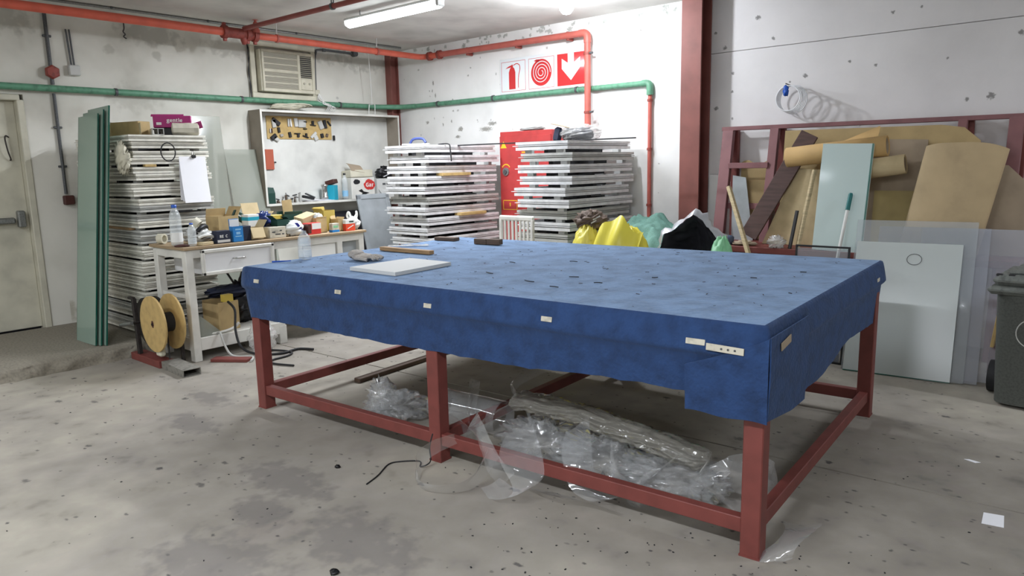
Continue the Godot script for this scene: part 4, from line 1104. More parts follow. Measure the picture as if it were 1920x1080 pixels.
	for s in [-1.0, 1.0]:
		part(ch, "leg", mb().bar(Vector3(s * 0.17, 0, -0.23), Vector3(s * 0.17, 0.42, -0.23), 0.035, 0.035, 0.005), M.white)
		part(ch, "back_post", mb().bar(Vector3(s * 0.18, 0, 0.0), Vector3(s * 0.19, 0.98, 0.02), 0.04, 0.03, 0.008), M.white)
	part(ch, "top_rail", mb().box(Vector3(0, 0.985, 0.02), Vector3(0.42, 0.05, 0.03), 0.012), M.white)
	part(ch, "bottom_rail", mb().box(Vector3(0, 0.55, 0.01), Vector3(0.36, 0.04, 0.025), 0.008), M.white)
	for k in 7: part(ch, "slat", mb().box(Vector3(-0.138 + k * 0.046, 0.77, 0.015), Vector3(0.026, 0.42, 0.016), 0.004), M.white)

func on_left_stack() -> void:
	var y := 0.093 + 13 * 0.130
	# tall green glass strips leaning on the stack
	var names := ["front green-edged glass strip leaning on the left frame stack", "middle green-edged glass strip leaning on the left frame stack", "rear tallest green-edged glass strip leaning on the left frame stack"]
	for k in 3:
		var o := thing("glass_strip", names[k], "glass", Vector3(1.02 + k * 0.03, 0.093, 4.33 - k * 0.028))
		part(o, "pane", mb().box(Vector3(0, 0.935 + 0.015 * k, 0), Vector3(0.40 + 0.01 * k, 1.87 + 0.03 * k, 0.010)), M.greenglass)
		for s in [-1.0, 1.0]: part(o, "polished_edge", mb().box(Vector3(s * (0.202 + 0.005 * k), 0.935 + 0.015 * k, 0), Vector3(0.004, 1.87 + 0.03 * k, 0.0105)), M.greenedge)
		o.rotation = Vector3(-0.125, 0.0, 0.025)
	# on top
	var kb := thing("carton_box", "brown carton lying with open end on top of the left frame stack", "box", Vector3(0.98, y, 3.78), 0.28)
	part(kb, "body", mb().box(Vector3(0, 0.06, 0), Vector3(0.34, 0.12, 0.12), 0.004), M.kraft)
	part(kb, "flap", mb().box(Vector3(0.2, 0.055, 0.07), Vector3(0.1, 0.1, 0.004), 0.0, rot(-0.5)), M.kraftpale)
	part(kb, "flap", mb().box(Vector3(-0.19, 0.05, 0.09), Vector3(0.08, 0.1, 0.004), 0.0, rot(0.9)), M.kraftpale)
	one("dark_tray", mb().box(Vector3(0, 0.0, 0), Vector3(0.3, 0.05, 0.2), 0.006), M.dark, "flat dark tray behind the carton on the left frame stack", "tray", Vector3(0.5, y + 0.026, 3.6), 0.1)
	one("card_sheet", mb().box(Vector3.ZERO, Vector3(0.42, 0.02, 0.22), 0.002), M.kraftdull, "flat brown card on the dark tray of the left frame stack", "card", Vector3(0.5, y + 0.063, 3.6), 0.06)
	var mg := thing("magenta_box", "flat magenta carton with white lettering on the left frame stack", "box", Vector3(1.1, y, 3.47), 1.05)
	part(mg, "body", mb().box(Vector3(0, 0.125, 0), Vector3(0.3, 0.1, 0.09), 0.003), M.magenta)
	part(mg, "tray_below", mb().box(Vector3(-0.02, 0.037, -0.01), Vector3(0.26, 0.074, 0.08), 0.004), M.dark)
	part(mg, "end_flap", mb().box(Vector3(0.19, 0.09, 0.02), Vector3(0.1, 0.06, 0.004), 0.0, rot(-0.3, 0, 0.25)), M.magenta)
	part(mg, "top_flap", mb().box(Vector3(-0.04, 0.182, -0.03), Vector3(0.26, 0.004, 0.05), 0.0, rot(0, 0.4)), M.magenta)
	part(mg, "white_sticker", mb().box(Vector3(-0.105, 0.108, 0.0455), Vector3(0.04, 0.022, 0.001)), M.whiteclean)
	text(mg, "lettering", "gentle", 0.03, M.whiteclean, Transform3D(Basis(), Vector3(0.02, 0.135, 0.046)))
	one("wrapped_roll", mb().lathe([Vector2(0, -0.11), Vector2(0.035, -0.108), Vector2(0.053, -0.1), Vector2(0.056, -0.03), Vector2(0.053, 0.02), Vector2(0.056, 0.1), Vector2(0.03, 0.108), Vector2(0, 0.105)], 9, Transform3D(rot(0, 0, PI / 2), Vector3(0, 0.054, 0)), false), M.dirtywhite, "short roll wrapped in white film in front of the magenta box", "roll", Vector3(1.26, y, 3.44), 1.2)
	var sec := mb()
	for q in [[0, 0.003, 0.09, 0.006], [0, 0.052, 0.09, 0.006], [-0.042, 0.0275, 0.006, 0.05], [0.0, 0.0275, 0.005, 0.05], [0.042, 0.0275, 0.006, 0.05]]: sec.box(Vector3(q[0], q[1], 0), Vector3(q[2], q[3], 0.2))
	one("profile_offcut", sec, M.aludark, "offcut of hollow aluminium profile beside the wrapped roll", "profile", Vector3(1.25, y, 3.68), 1.25)
	one("foil_bag", lump(0.1, 0.06, 0.09, 0.3, 1.1, 15, 18), M.papergrey, "crumpled grey bag at the left end of the frame stack top", "bag", Vector3(0.72, y, 3.86))
	# hung on the front of the stack
	var rg := one("rag", lump(0.1, 0.12, 0.035, 0.3, 0.9, 27, 22, false), M.cream, "pale crumpled rag hanging off the corner of the left frame stack", "rag", Vector3(1.3, y - 0.3, 3.985))
	rg.rotation.z = 0.3
	var lp := []
	for i in 21: lp.append(Vector3(0.0, 0.075 * cos(TAU * i / 20.0), -0.06 * sin(TAU * i / 20.0)))
	one("cable_loop", mb().tube(lp, 0.005, 6, false), M.rubber, "small loop of black cable hanging on the left frame stack", "cable", Vector3(1.375, y - 0.14, 3.66))
	# paper pad on a bulldog clip
	var pd := thing("paper_pad", "white paper pad hanging from a black clip on the left frame stack", "paper", Vector3(1.335, 1.22, 3.455), 0.0)
	for k in 3:
		var s := part(pd, "sheet", mb().sheet(6, 8, func(u: float, v: float) -> Vector3: return Vector3(0.03 + 0.012 * k * v + 0.02 * v * v, lerpf(0.385, 0.02 - 0.012 * k, v), lerpf(0.115, -0.115, u) + 0.025 * v - 0.012 * k * v), 0.001), M.paper)
		s.set_meta("label", "white paper sheet")
	part(pd, "clip", mb().box(Vector3(0.035, 0.385, -0.01), Vector3(0.03, 0.025, 0.035), 0.005), M.black)
	part(pd, "clip_wire", mb().tube([Vector3(0.035, 0.395, -0.02), Vector3(0.03, 0.43, -0.016), Vector3(0.03, 0.43, -0.004), Vector3(0.035, 0.395, 0.0)], 0.003, 5), M.steel)
	# dusty panes leaning on the wall behind the stack
	var gp := one("leaning_glass", mb().box(Vector3(0, 0.98, 0), Vector3(0.008, 1.96, 0.55)), M.olddirtyglass, "dusty glass pane leaning on the wall behind the left frame stack", "glass", Vector3(0.3, 0.093, 2.78))
	gp.rotation.z = 0.1
	var gp2 := one("leaning_glass", mb().box(Vector3(0, 0.82, 0), Vector3(0.008, 1.64, 0.42)), M.olddirtyglass, "shorter dusty glass pane leaning on the wall left of the shelf", "glass", Vector3(0.40, 0.093, 2.27))
	gp2.rotation.z = 0.19

# ---------------------------------------------------------------- open wall shelf box and what lies in it
func shelf() -> void:
	var s := thing("wall_shelf", "shallow open wall box with white back board and taupe sides", "shelf", Vector3(0, 1.08, 1.125))
	part(s, "back_board", mb().box(Vector3(0.008, 0.52, 0), Vector3(0.014, 1.02, 1.94)), M.board)
	for q in [[0.973, "side_panel"], [-0.973, "side_panel"]]:
		part(s, q[1], mb().box(Vector3(0.118, 0.525, q[0]), Vector3(0.236, 1.05, 0.02), 0.002), M.shelfside)
		part(s, "edge_strip", mb().box(Vector3(0.238, 0.525, q[0]), Vector3(0.005, 1.05, 0.022)), M.white)
	part(s, "top_panel", mb().box(Vector3(0.118, 1.04, 0), Vector3(0.236, 0.02, 1.926), 0.002), M.shelfside)
	part(s, "edge_strip", mb().box(Vector3(0.238, 1.038, 0), Vector3(0.005, 0.024, 1.926)), M.white)
	part(s, "bottom_panel", mb().box(Vector3(0.118, 0.01, 0), Vector3(0.236, 0.02, 1.926), 0.002), M.shelfside)
	part(s, "edge_strip", mb().box(Vector3(0.238, 0.012, 0), Vector3(0.005, 0.026, 1.926)), M.white)
	var by := 1.1005
	# sample board with fittings screwed on
	var sb := thing("sample_board", "tan board with rows of dark metal fittings pinned inside the wall shelf", "board", Vector3(0.016, 1.825, 1.475))
	part(sb, "panel", mb().box(Vector3(0.005, 0.128, 0), Vector3(0.01, 0.256, 0.87), 0.001), M.ply)
	var fits := [[-0.32, 0.19, 0.11, 0.05, -0.6, "dark"], [-0.35, 0.17, 0.05, 0.09, 0.1, "aludark"], [-0.13, 0.185, 0.02, 0.09, 0.1, "alu"], [-0.16, 0.185, 0.02, 0.09, 0.0, "papergrey"], [-0.06, 0.19, 0.045, 0.1, 0.1, "papergrey"], [0.02, 0.18, 0.1, 0.09, 0.0, "aludark"], [0.06, 0.12, 0.05, 0.012, 0.0, "dark"], [0.06, 0.2, 0.05, 0.02, 0.0, "dark"], [0.17, 0.19, 0.03, 0.05, 0.0, "dark"], [0.17, 0.165, 0.08, 0.012, -0.1, "dark"], [0.28, 0.17, 0.06, 0.1, 0.4, "aludark"], [0.34, 0.18, 0.04, 0.1, 0.2, "dark"], [0.4, 0.19, 0.02, 0.07, 0.7, "dark"], [-0.4, 0.09, 0.012, 0.05, 0.0, "alu"], [-0.38, 0.09, 0.012, 0.05, 0.0, "maroon"], [-0.29, 0.1, 0.03, 0.06, 0.1, "dark"], [-0.36, 0.02, 0.08, 0.05, 0.6, "dark"], [-0.33, 0.0, 0.07, 0.04, -0.5, "aludark"], [-0.26, 0.04, 0.04, 0.03, 0.2, "glove"], [-0.15, 0.05, 0.035, 0.06, 0.2, "dark"], [-0.05, 0.065, 0.08, 0.012, 0.0, "dark"], [-0.04, 0.045, 0.03, 0.045, 0.0, "dark"], [0.06, 0.03, 0.08, 0.014, -0.3, "dark"], [0.07, 0.05, 0.025, 0.04, 0.0, "dark"], [0.17, 0.05, 0.1, 0.03, 0.7, "papergrey"], [0.2, 0.02, 0.05, 0.06, 0.5, "papergrey"], [0.29, 0.045, 0.04, 0.05, 0.2, "dark"], [0.36, 0.05, 0.03, 0.04, -0.3, "sackbrown"], [0.46, 0.02, 0.025, 0.06, 0.0, "dark"]]
	for f in fits:
		part(sb, "fitting", mb().box(Vector3(0.02, f[1], -f[0]), Vector3(0.022, f[3], f[2]), 0.004, rot(0, f[4])), M[f[5]])
	var rp := thing("red_panel", "small brick-red wooden panel hung at the left inside of the wall shelf", "panel", Vector3(0.016, 1.482, 1.91))
	part(rp, "plate", mb().box(Vector3(0.012, 0.113, 0), Vector3(0.024, 0.226, 0.105), 0.003), M.brick)
	part(rp, "hook", mb().cyl(Vector3(0.02, 0.08, -0.055), Vector3(0.03, 0.08, -0.075), 0.008, 8), M.dark)
	var cl := thing("cable_bundle", "coil of dusty white cable lying on top of the wall shelf", "cable", Vector3(0.12, 2.131, 1.75))
	for k in 5:
		var p := []
		for i in 17: p.append(Vector3(0.07 * sin(TAU * i / 16.0) + 0.01 * k, 0.012 + 0.012 * k + 0.02 * sin(TAU * i / 8.0 + k) * 0.5 + 0.01, (0.16 + 0.02 * k) * cos(TAU * i / 16.0) - 0.03 * k))
		part(cl, "turn", mb().tube(p, 0.008, 6, false), M.cream)
	# along the bottom
	var gb := one("green_case", mb().prism([Vector2(0, 0), Vector2(0.15, 0), Vector2(0.15, 0.12), Vector2(0.12, 0.18), Vector2(0, 0.185)], 0.1, Transform3D(rot(0.0), Vector3.ZERO)), M.darkgreen, "dark green case standing at the left end of the wall shelf", "case", Vector3(0.03, by, 1.96))
	gb.rotation.y = 0.0
	rng.seed = 90
	var labels := ["dull metal bracket", "grey metal hinge", "steel tap body", "small steel roller", "bent metal clip", "dark pipe elbow", "round metal knob", "grey plastic corner"]
	for k in 8:
		var b := thing("metal_fitting", labels[k] + " in the heap of fittings on the shelf", "fitting", Vector3(0.08 + 0.05 * (k % 3), by, 1.86 - k * 0.036), rng.randf_range(-1, 1), "fittings heaped on the shelf")
		var h := 0.03 + 0.02 * (k % 4)
		part(b, "body", mb().cyl(Vector3(0, 0.0, 0), Vector3(0.01, h, 0.012), 0.018 + 0.004 * (k % 2), 10, 0.014), M.aludark if k % 3 else M.sackbrown)
		part(b, "arm", mb().bar(Vector3(-0.03, h + 0.006, 0), Vector3(0.035, h + 0.02, 0.02), 0.014, 0.014, 0.003), M.steel if k % 2 else M.darkgalv)
	var rv := thing("rivet_tool", "dark hand riveter lying on papers on the shelf", "tool", Vector3(0.13, by + 0.018, 1.5), 0.1)
	part(rv, "body", mb().box(Vector3(0, 0.03, 0), Vector3(0.04, 0.03, 0.18), 0.008, rot(0.1, -0.2)), M.dark)
	part(rv, "handle", mb().box(Vector3(0.0, 0.052, -0.03), Vector3(0.03, 0.016, 0.16), 0.006, rot(0.1, -0.35)), M.darkgalv)
	var pp := thing("paper_pile", "loose white papers lying on the bottom of the wall shelf", "paper", Vector3(0.13, by, 1.38))
	for k in 4: part(pp, "sheet", mb().box(Vector3(0.01 * (k % 2), 0.003 + k * 0.004, 0.02 * k - 0.03), Vector3(0.19, 0.003, 0.36 - 0.04 * k), 0.0, rot(0.08 * k - 0.1)), M.paper)
	one("steel_flask", mb().lathe([Vector2(0, 0), Vector2(0.042, 0), Vector2(0.042, 0.03), Vector2(0.036, 0.035), Vector2(0.033, 0.14), Vector2(0.04, 0.145), Vector2(0.04, 0.17), Vector2(0, 0.175)], 18), M.steel, "shiny steel flask standing on the shelf papers", "flask", Vector3(0.13, by + 0.02, 1.265))
	var bb := thing("blue_box", "small blue box with dark open lid on the shelf beside the flask", "box", Vector3(0.1, by, 1.14), 0.5)
	part(bb, "body", mb().box(Vector3(0, 0.09, 0), Vector3(0.11, 0.18, 0.11), 0.004), M.cyan)
	part(bb, "lid", mb().box(Vector3(0.0, 0.215, 0.0), Vector3(0.115, 0.05, 0.115), 0.004, rot(0, 0.0, 0.25)), M.maroon)
	var wb := bottle("shelf_bottle", "plastic bottle with pale blue label on the shelf before the white carton", Vector3(0.175, by, 1.0), 0.32, 0.036, "dark")
	part(wb, "print", mb().lathe([Vector2(0.0372, 0.04), Vector2(0.0372, 0.11)], 16), M.paleblue)
	# white bucket-like carton with the red mark
	var gc := thing("white_carton", "battered white carton with a red printed logo on the shelf", "box", Vector3(0.115, by, 0.75))
	part(gc, "body", mb().box(Vector3(0, 0.13, 0), Vector3(0.2, 0.26, 0.36), 0.005), M.white)
	part(gc, "yellowed_top", mb().box(Vector3(0.004, 0.305, 0.01), Vector3(0.19, 0.09, 0.34), 0.008, rot(0, 0, 0.06)), M.cream)
	part(gc, "torn_flap", mb().sheet(6, 4, func(u: float, v: float) -> Vector3: return Vector3(0.1 - 0.1 * v, 0.35 + 0.09 * sin(v * 1.5) - 0.03 * u, 0.17 - 0.2 * u), 0.003), M.kraftdull)
	var lg := part(gc, "red_logo", mb().prism(blob2d(0.085, 0.065, 3), 0.0015, Transform3D(rot(PI / 2), Vector3(0.1005, 0.17, -0.095))), M.red)
	text(lg, "lettering", "Gar", 0.05, M.whiteclean, Transform3D(rot(PI / 2), Vector3(0.1023, 0.168, -0.095)))
	part(gc, "dark_oval", mb().prism(blob2d(0.05, 0.03, 9), 0.001, Transform3D(rot(PI / 2), Vector3(0.1002, 0.21, 0.1))), M.dark)
	part(gc, "black_stain", mb().prism([Vector2(-0.08, 0.03), Vector2(-0.03, 0.05), Vector2(0.0, 0.02), Vector2(0.09, 0.0), Vector2(0.02, -0.02), Vector2(-0.04, -0.03), Vector2(-0.02, 0.0)], 0.001, Transform3D(rot(PI / 2), Vector3(0.1002, 0.07, 0.0))), M.black)
	var c2 := thing("printed_carton", "grey-white carton with dark print at the right end of the shelf", "box", Vector3(0.12, by, 0.36))
	part(c2, "body", mb().box(Vector3(0, 0.12, 0), Vector3(0.19, 0.24, 0.34), 0.004), M.papergrey)
	for q in [[0.17, 0.06, 0.05, 0.026], [0.17, -0.01, 0.06, 0.018], [0.13, -0.03, 0.1, 0.014]]: part(c2, "dark_print", mb().box(Vector3(0.0955, q[0], q[1]), Vector3(0.001, q[3], q[2])), M.darkgalv)
	part(c2, "hanging_flap", mb().box(Vector3(0.115, 0.06, 0.09), Vector3(0.003, 0.16, 0.06), 0.0, rot(0, 0.6, 0.15)), M.papergrey)
	var ub := thing("black_bag", "crumpled black bag with a white strap on the printed carton", "bag", Vector3(0.12, by + 0.241, 0.33))
	part(ub, "bag", lump(0.07, 0.07, 0.11, 0.35, 1.0, 33, 18), M.bagblack)
	part(ub, "strap", mb().bar(Vector3(0.08, 0.02, 0.08), Vector3(0.09, 0.08, -0.08), 0.015, 0.006), M.paper)
	# panel below the shelf and the grey door leaf leaning there
	one("dark_sheet", mb().box(Vector3(0, 0.48, 0), Vector3(0.01, 0.94, 1.0), 0.001), M.slate, "dark grey sheet standing against the wall below the shelf", "panel", Vector3(0.03, 0.005, 1.05))
	var gd := thing("cabinet_door", "light grey framed door panel leaning below the shelf beside the frames", "panel", Vector3(0.62, 0.002, 0.72))
	part(gd, "panel", mb().box(Vector3(0, 0.58, 0), Vector3(0.012, 1.1, 0.42)), M.greypanel)
	for q in [[0.585, 0.0], [0.02, 0.0]]: part(gd, "rail", mb().box(Vector3(0.004, q[0] * 1.93 + 0.03, 0), Vector3(0.026, 0.06, 0.5), 0.004), M.greypanel)
	for q in [-0.22, 0.22]: part(gd, "stile", mb().box(Vector3(0.004, 0.59, q), Vector3(0.026, 1.18, 0.06), 0.004), M.greypanel)
	gd.rotation.z = 0.24

func blob2d(a: float, b: float, sd: int) -> Array:
	nz.seed = sd; nz.frequency = 0.9
	var o := []
	for k in 28:
		var t := TAU * k / 28.0
		var r := 1.0 + 0.18 * nz.get_noise_2d(cos(t) * 2.0, sin(t) * 2.0)
		o.append(Vector2(a * cos(t) * r, b * sin(t) * r))
	return o

# ---------------------------------------------------------------- white work desk
const DX := 2.06      # front face
const DY := 0.906     # worktop height
func desk() -> void:
	var d := thing("work_desk", "long white painted work desk with one drawer along the left wall", "desk", Vector3(1.78, 0, 3.065))
	var x0 := -0.28; var x1 := 0.28
	var za := 0.855; var zb := -0.845
	part(d, "worktop", mb().box(Vector3(0, 0.894, 0.005), Vector3(0.6, 0.022, 1.74), 0.003), M.chipboard)
	for z in [za - 0.03, -0.12, -0.57, zb + 0.03]:
		for x in [x0 + 0.035, x1 - 0.035]:
			if z < -0.1 and z > -0.2: continue
			part(d, "leg", mb().box(Vector3(x, 0.4415, z), Vector3(0.07, 0.883, 0.06), 0.004), M.white)
	part(d, "apron", mb().box(Vector3(x1 - 0.012, 0.85, 0), Vector3(0.022, 0.066, 1.66), 0.002), M.white)
	part(d, "apron", mb().box(Vector3(x0 + 0.012, 0.85, 0), Vector3(0.022, 0.066, 1.66), 0.002), M.white)
	part(d, "apron", mb().box(Vector3(0, 0.85, za - 0.012), Vector3(0.42, 0.066, 0.022), 0.002), M.white)
	part(d, "apron", mb().box(Vector3(0, 0.85, zb + 0.012), Vector3(0.42, 0.066, 0.022), 0.002), M.white)
	# the drawer, its front with a raised moulding and a chrome pull
	var dr := part(d, "drawer", mb().box(Vector3(x1 + 0.008, 0.775, 0.43), Vector3(0.018, 0.205, 0.62), 0.003), M.greywhite)
	var mo := mb()
	for s in [-1.0, 1.0]:
		mo.box(Vector3(x1 + 0.022, 0.775 + s * 0.088, 0.43), Vector3(0.022, 0.03, 0.63), 0.006)
		mo.box(Vector3(x1 + 0.022, 0.775, 0.43 + s * 0.3), Vector3(0.022, 0.206, 0.03), 0.006)
	part(dr, "moulding", mo, M.white)
	part(dr, "drawer_pull", mb().tube(curve([Vector3(x1 + 0.017, 0.785, 0.48), Vector3(x1 + 0.04, 0.787, 0.47), Vector3(x1 + 0.04, 0.787, 0.43), Vector3(x1 + 0.04, 0.787, 0.39), Vector3(x1 + 0.017, 0.785, 0.38)], 3), 0.006, 8), M.steel, "chrome pull")
	part(d, "drawer_box", mb().box(Vector3(-0.02, 0.74, 0.43), Vector3(0.46, 0.13, 0.55), 0.002), M.greywhite)
	# white side rail, lower shelf and its boards
	part(d, "side_rail", mb().box(Vector3(0, 0.51, za - 0.03), Vector3(0.42, 0.03, 0.025), 0.002), M.white)
	part(d, "lower_shelf", mb().box(Vector3(-0.02, 0.165, 0.42), Vector3(0.5, 0.02, 0.75), 0.002), M.white)
	part(d, "lower_apron", mb().box(Vector3(x1 - 0.012, 0.135, 0.42), Vector3(0.022, 0.1, 0.75), 0.002), M.white)
	part(d, "lower_apron", mb().box(Vector3(0, 0.135, za - 0.012), Vector3(0.42, 0.1, 0.022), 0.002), M.white)
	part(d, "lower_leg", mb().box(Vector3(x1 - 0.035, 0.0775, 0.07), Vector3(0.07, 0.155, 0.07), 0.003), M.white)
	part(d, "door_panel", mb().box(Vector3(x1 - 0.02, 0.45, -0.36), Vector3(0.014, 0.73, 0.34), 0.002), M.whiteclean)
	part(d, "door_panel", mb().box(Vector3(x1 - 0.05, 0.45, -0.7), Vector3(0.01, 0.73, 0.17), 0.002), M.greypanel)
	part(d, "back_panel", mb().box(Vector3(-0.1, 0.45, -0.05), Vector3(0.01, 0.7, 0.2), 0.002), M.olddirtyglass)

# a carton with open or shut flaps; faces: colour of the print band or none
func carton(label: String, at: Vector3, s: Vector3, turn: float, m: String, flaps := [], cat := "box", band := "", called := "carton") -> Node3D:
	var o := thing(called, label, cat, at, turn)
	if flaps.is_empty():
		part(o, "body", mb().box(Vector3(0, s.y / 2, 0), s, 0.002), M[m])
	else:
		var b := mb()
		var t := 0.004
		b.box(Vector3(0, t / 2, 0), Vector3(s.x, t, s.z))
		for k in [-1.0, 1.0]:
			b.box(Vector3(k * (s.x - t) / 2, s.y / 2, 0), Vector3(t, s.y, s.z))
			b.box(Vector3(0, s.y / 2, k * (s.z - t) / 2), Vector3(s.x - 2 * t, s.y, t))
		part(o, "body", b, M[m])
		for f in flaps:   # side 0 +x, 1 -x, 2 +z, 3 -z ; angle out from upright ; length
			var sx: float = 1.0 if f[0] == 0 else (-1.0 if f[0] == 1 else 0.0)
			var sz: float = 1.0 if f[0] == 2 else (-1.0 if f[0] == 3 else 0.0)
			var out := Vector3(sx, 0, sz)
			var dir: Vector3 = Vector3.UP * cos(f[1]) + out * sin(f[1])
			var hinge := Vector3(sx * s.x / 2, s.y, sz * s.z / 2)
			part(o, "flap", mb().bar(hinge, hinge + dir * f[2], (s.z if sx != 0.0 else s.x) * 0.96, t, 0.0, dir.cross(Vector3.UP.cross(out)).normalized()), M[m])
	if band:
		part(o, "print_band", mb().box(Vector3(0.0, s.y * 0.3, 0), Vector3(s.x + 0.001, s.y * 0.5, s.z + 0.001)), M[band])
	return o

func on_desk() -> void:
	var y := DY + 0.0005
	bottle("water_bottle", "large water bottle with blue cap standing on the left end of the desk", Vector3(1.87, y, 3.885), 0.32, 0.045, "bluecap", true)
	bottle("water_bottle", "small water bottle with blue cap at the front edge of the desk", Vector3(2.01, y, 3.83), 0.18, 0.032, "bluecap")
	var ring := func(r: float, ri: float, h: float) -> MB: return mb().lathe([Vector2(ri, 0), Vector2(r, 0), Vector2(r, h), Vector2(ri, h), Vector2(ri, 0)], 20, Transform3D(), false)
	var t2 := one("tape_roll", ring.call(0.042, 0.028, 0.05), M.cream, "masking tape roll lying on its side at the left end of the desk", "tape", Vector3(1.62, y + 0.042, 3.87))
	t2.rotation = Vector3(0, 0.5, PI / 2)
	var t1 := one("tape_roll", ring.call(0.045, 0.028, 0.05), M.cream, "masking tape roll perched on the heap of tools on the desk", "tape", Vector3(1.79, y + 0.14, 3.665))
	t1.rotation = Vector3(0.5, 0.3, 0.7)
	one("cutting_disc", mb().lathe([Vector2(0, 0), Vector2(0.055, 0), Vector2(0.058, 0.008), Vector2(0.02, 0.016), Vector2(0, 0.016)], 22), M.maroon, "dark brown abrasive disc lying between the two bottles", "disc", Vector3(1.95, y, 3.885))
	var tl := thing("tool_heap", "grey power tool with curved grip lying behind the small bottle", "tool", Vector3(1.8, y, 3.68), 0.4)
	part(tl, "body", lump(0.1, 0.06, 0.09, 0.25, 1.0, 44, 18), M.aludark)
	part(tl, "grip", mb().tube(curve([Vector3(0.02, 0.05, 0.08), Vector3(0.06, 0.12, 0.04), Vector3(0.04, 0.13, -0.05), Vector3(0.0, 0.08, -0.1)], 4), 0.018, 8), M.dark)
	one("white_tube", mb().tube(curve([Vector3(0, 0.085, 0.06), Vector3(0.01, 0.1, 0.02), Vector3(0.01, 0.1, -0.03), Vector3(0, 0.085, -0.06)], 4), 0.012, 8), M.whiteclean, "short curved white tube on the desk tools", "tube", Vector3(1.97, y - 0.03, 3.7))
	one("pliers", mb().bar(Vector3(0, 0.05, 0.1), Vector3(0.0, 0.085, -0.07), 0.03, 0.018, 0.006), M.steeldark, "dark pliers resting on the desk beside the white tube", "tool", Vector3(1.93, y, 3.64), 0.2)
	one("wood_wedge", mb().box(Vector3(0, 0.012, 0), Vector3(0.05, 0.024, 0.11), 0.003), M.woodpale, "pale wooden wedge at the front left edge of the desk", "offcut", Vector3(2.02, y, 3.73), 0.25)
	one("wood_wedge", mb().box(Vector3(0, 0.01, 0), Vector3(0.04, 0.02, 0.09), 0.003, rot(0.5)), M.ply, "thin yellowish wooden wedge beside the small water bottle", "offcut", Vector3(1.955, y, 3.765), -0.3)
	var c := carton("open brown carton with raised flap behind the tools on the desk", Vector3(1.7, y, 3.41), Vector3(0.18, 0.2, 0.19), 0.1, "kraft", [[3, 0.5, 0.08], [1, -0.2, 0.06]])
	c = carton("low black box with white lettering at the front of the desk", Vector3(1.985, y, 3.58), Vector3(0.07, 0.1, 0.12), 0.05, "navy")
	text(c, "lettering", "RE  C", 0.022, M.whiteclean, Transform3D(rot(PI / 2), Vector3(0.0355, 0.055, 0.0)))
	part(c, "pale_stripe", mb().box(Vector3(0.0355, 0.018, 0), Vector3(0.001, 0.02, 0.11)), M.papergrey)
	c = carton("blue printed box with white raised lid at the front of the desk", Vector3(1.99, y, 3.452), Vector3(0.06, 0.125, 0.088), 0.03, "blue", [[1, 0.05, 0.06], [0, 0.0, 0.001]])
	part(c, "white_lid", mb().box(Vector3(-0.022, 0.15, 0), Vector3(0.004, 0.06, 0.082)), M.whiteclean)
	for q in [[0.1, 0.05, 0.012], [0.07, 0.035, 0.02], [0.045, 0.055, 0.008]]: part(c, "pale_print", mb().box(Vector3(0.0305, q[0], 0), Vector3(0.001, q[2], q[1])), M.paleblue)
	carton("dark navy box squeezed between blue box and open carton on the desk", Vector3(1.95, y, 3.36), Vector3(0.09, 0.12, 0.075), 0.0, "navy")
	c = carton("dark green lid tilted on the brown carton of the desk", Vector3(1.72, y + 0.15, 3.28), Vector3(0.03, 0.07, 0.13), 0.0, "darkgreen")
	c.rotation = Vector3(-0.55, 0, 0.1)
	part(c, "pale_print", mb().box(Vector3(0.0155, 0.04, 0.02), Vector3(0.001, 0.012, 0.05)), M.papergrey)
	c = carton("tall open carton with wide pale flap at the back of the desk", Vector3(1.64, y, 3.06), Vector3(0.15, 0.17, 0.17), 0.0, "kraftpale", [[1, 0.3, 0.12], [3, 0.9, 0.06]])
	c = carton("white and cyan box behind the dark boxes on the desk", Vector3(1.8, y, 3.21), Vector3(0.09, 0.2, 0.11), 0.1, "whiteclean")
	part(c, "cyan_band", mb().box(Vector3(0, 0.165, 0), Vector3(0.091, 0.03, 0.111)), M.cyan)
	var nb := one("snack_bag", lump(0.05, 0.07, 0.07, 0.35, 1.0, 61, 18), M.navyfoil, "crumpled navy foil bag in the middle of the desk", "bag", Vector3(1.8, y + 0.07, 3.085))
	carton("small brown box carrying the navy foil bag on the desk", Vector3(1.79, y, 3.09), Vector3(0.12, 0.069, 0.1), 0.1, "kraft")
	carton("shiny yellow box behind the green box on the desk", Vector3(1.7, y, 2.925), Vector3(0.1, 0.175, 0.115), 0.0, "yellowcard")
	carton("open beige carton with its front flap hanging down at the desk edge", Vector3(1.93, y, 3.27), Vector3(0.13, 0.1, 0.12), 0.0, "kraftpale", [[0, 2.75, 0.09], [3, 0.6, 0.07]])
	c = carton("white carton with dark scribbles at the front of the desk", Vector3(1.96, y, 3.09), Vector3(0.11, 0.092, 0.155), 0.02, "dirtywhite")
	for q in [[0.04, 0.05, 0.03], [-0.03, 0.06, 0.02], [0.0, 0.03, 0.05], [-0.05, 0.03, 0.02]]: part(c, "dark_print", mb().box(Vector3(0.0555, q[1], q[0]), Vector3(0.001, 0.01, q[2])), M.darkgalv)
	carton("dark green open box lying on the white carton of the desk", Vector3(1.92, y + 0.0925, 3.0), Vector3(0.1, 0.055, 0.12), 0.0, "darkgreen", [[2, 0.9, 0.06], [3, -0.9, 0.03]])
	c = carton("dark green tray box with tall upright brown flap on the desk", Vector3(1.72, y, 2.775), Vector3(0.12, 0.18, 0.19), 0.0, "darkgreen", [[1, 0.2, 0.02], [0, 0.3, 0.02]])
	part(c, "upright_flap", mb().box(Vector3(-0.03, 0.24, 0.0), Vector3(0.004, 0.12, 0.1), 0.0, rot(0, 0.08)), M.kraft)
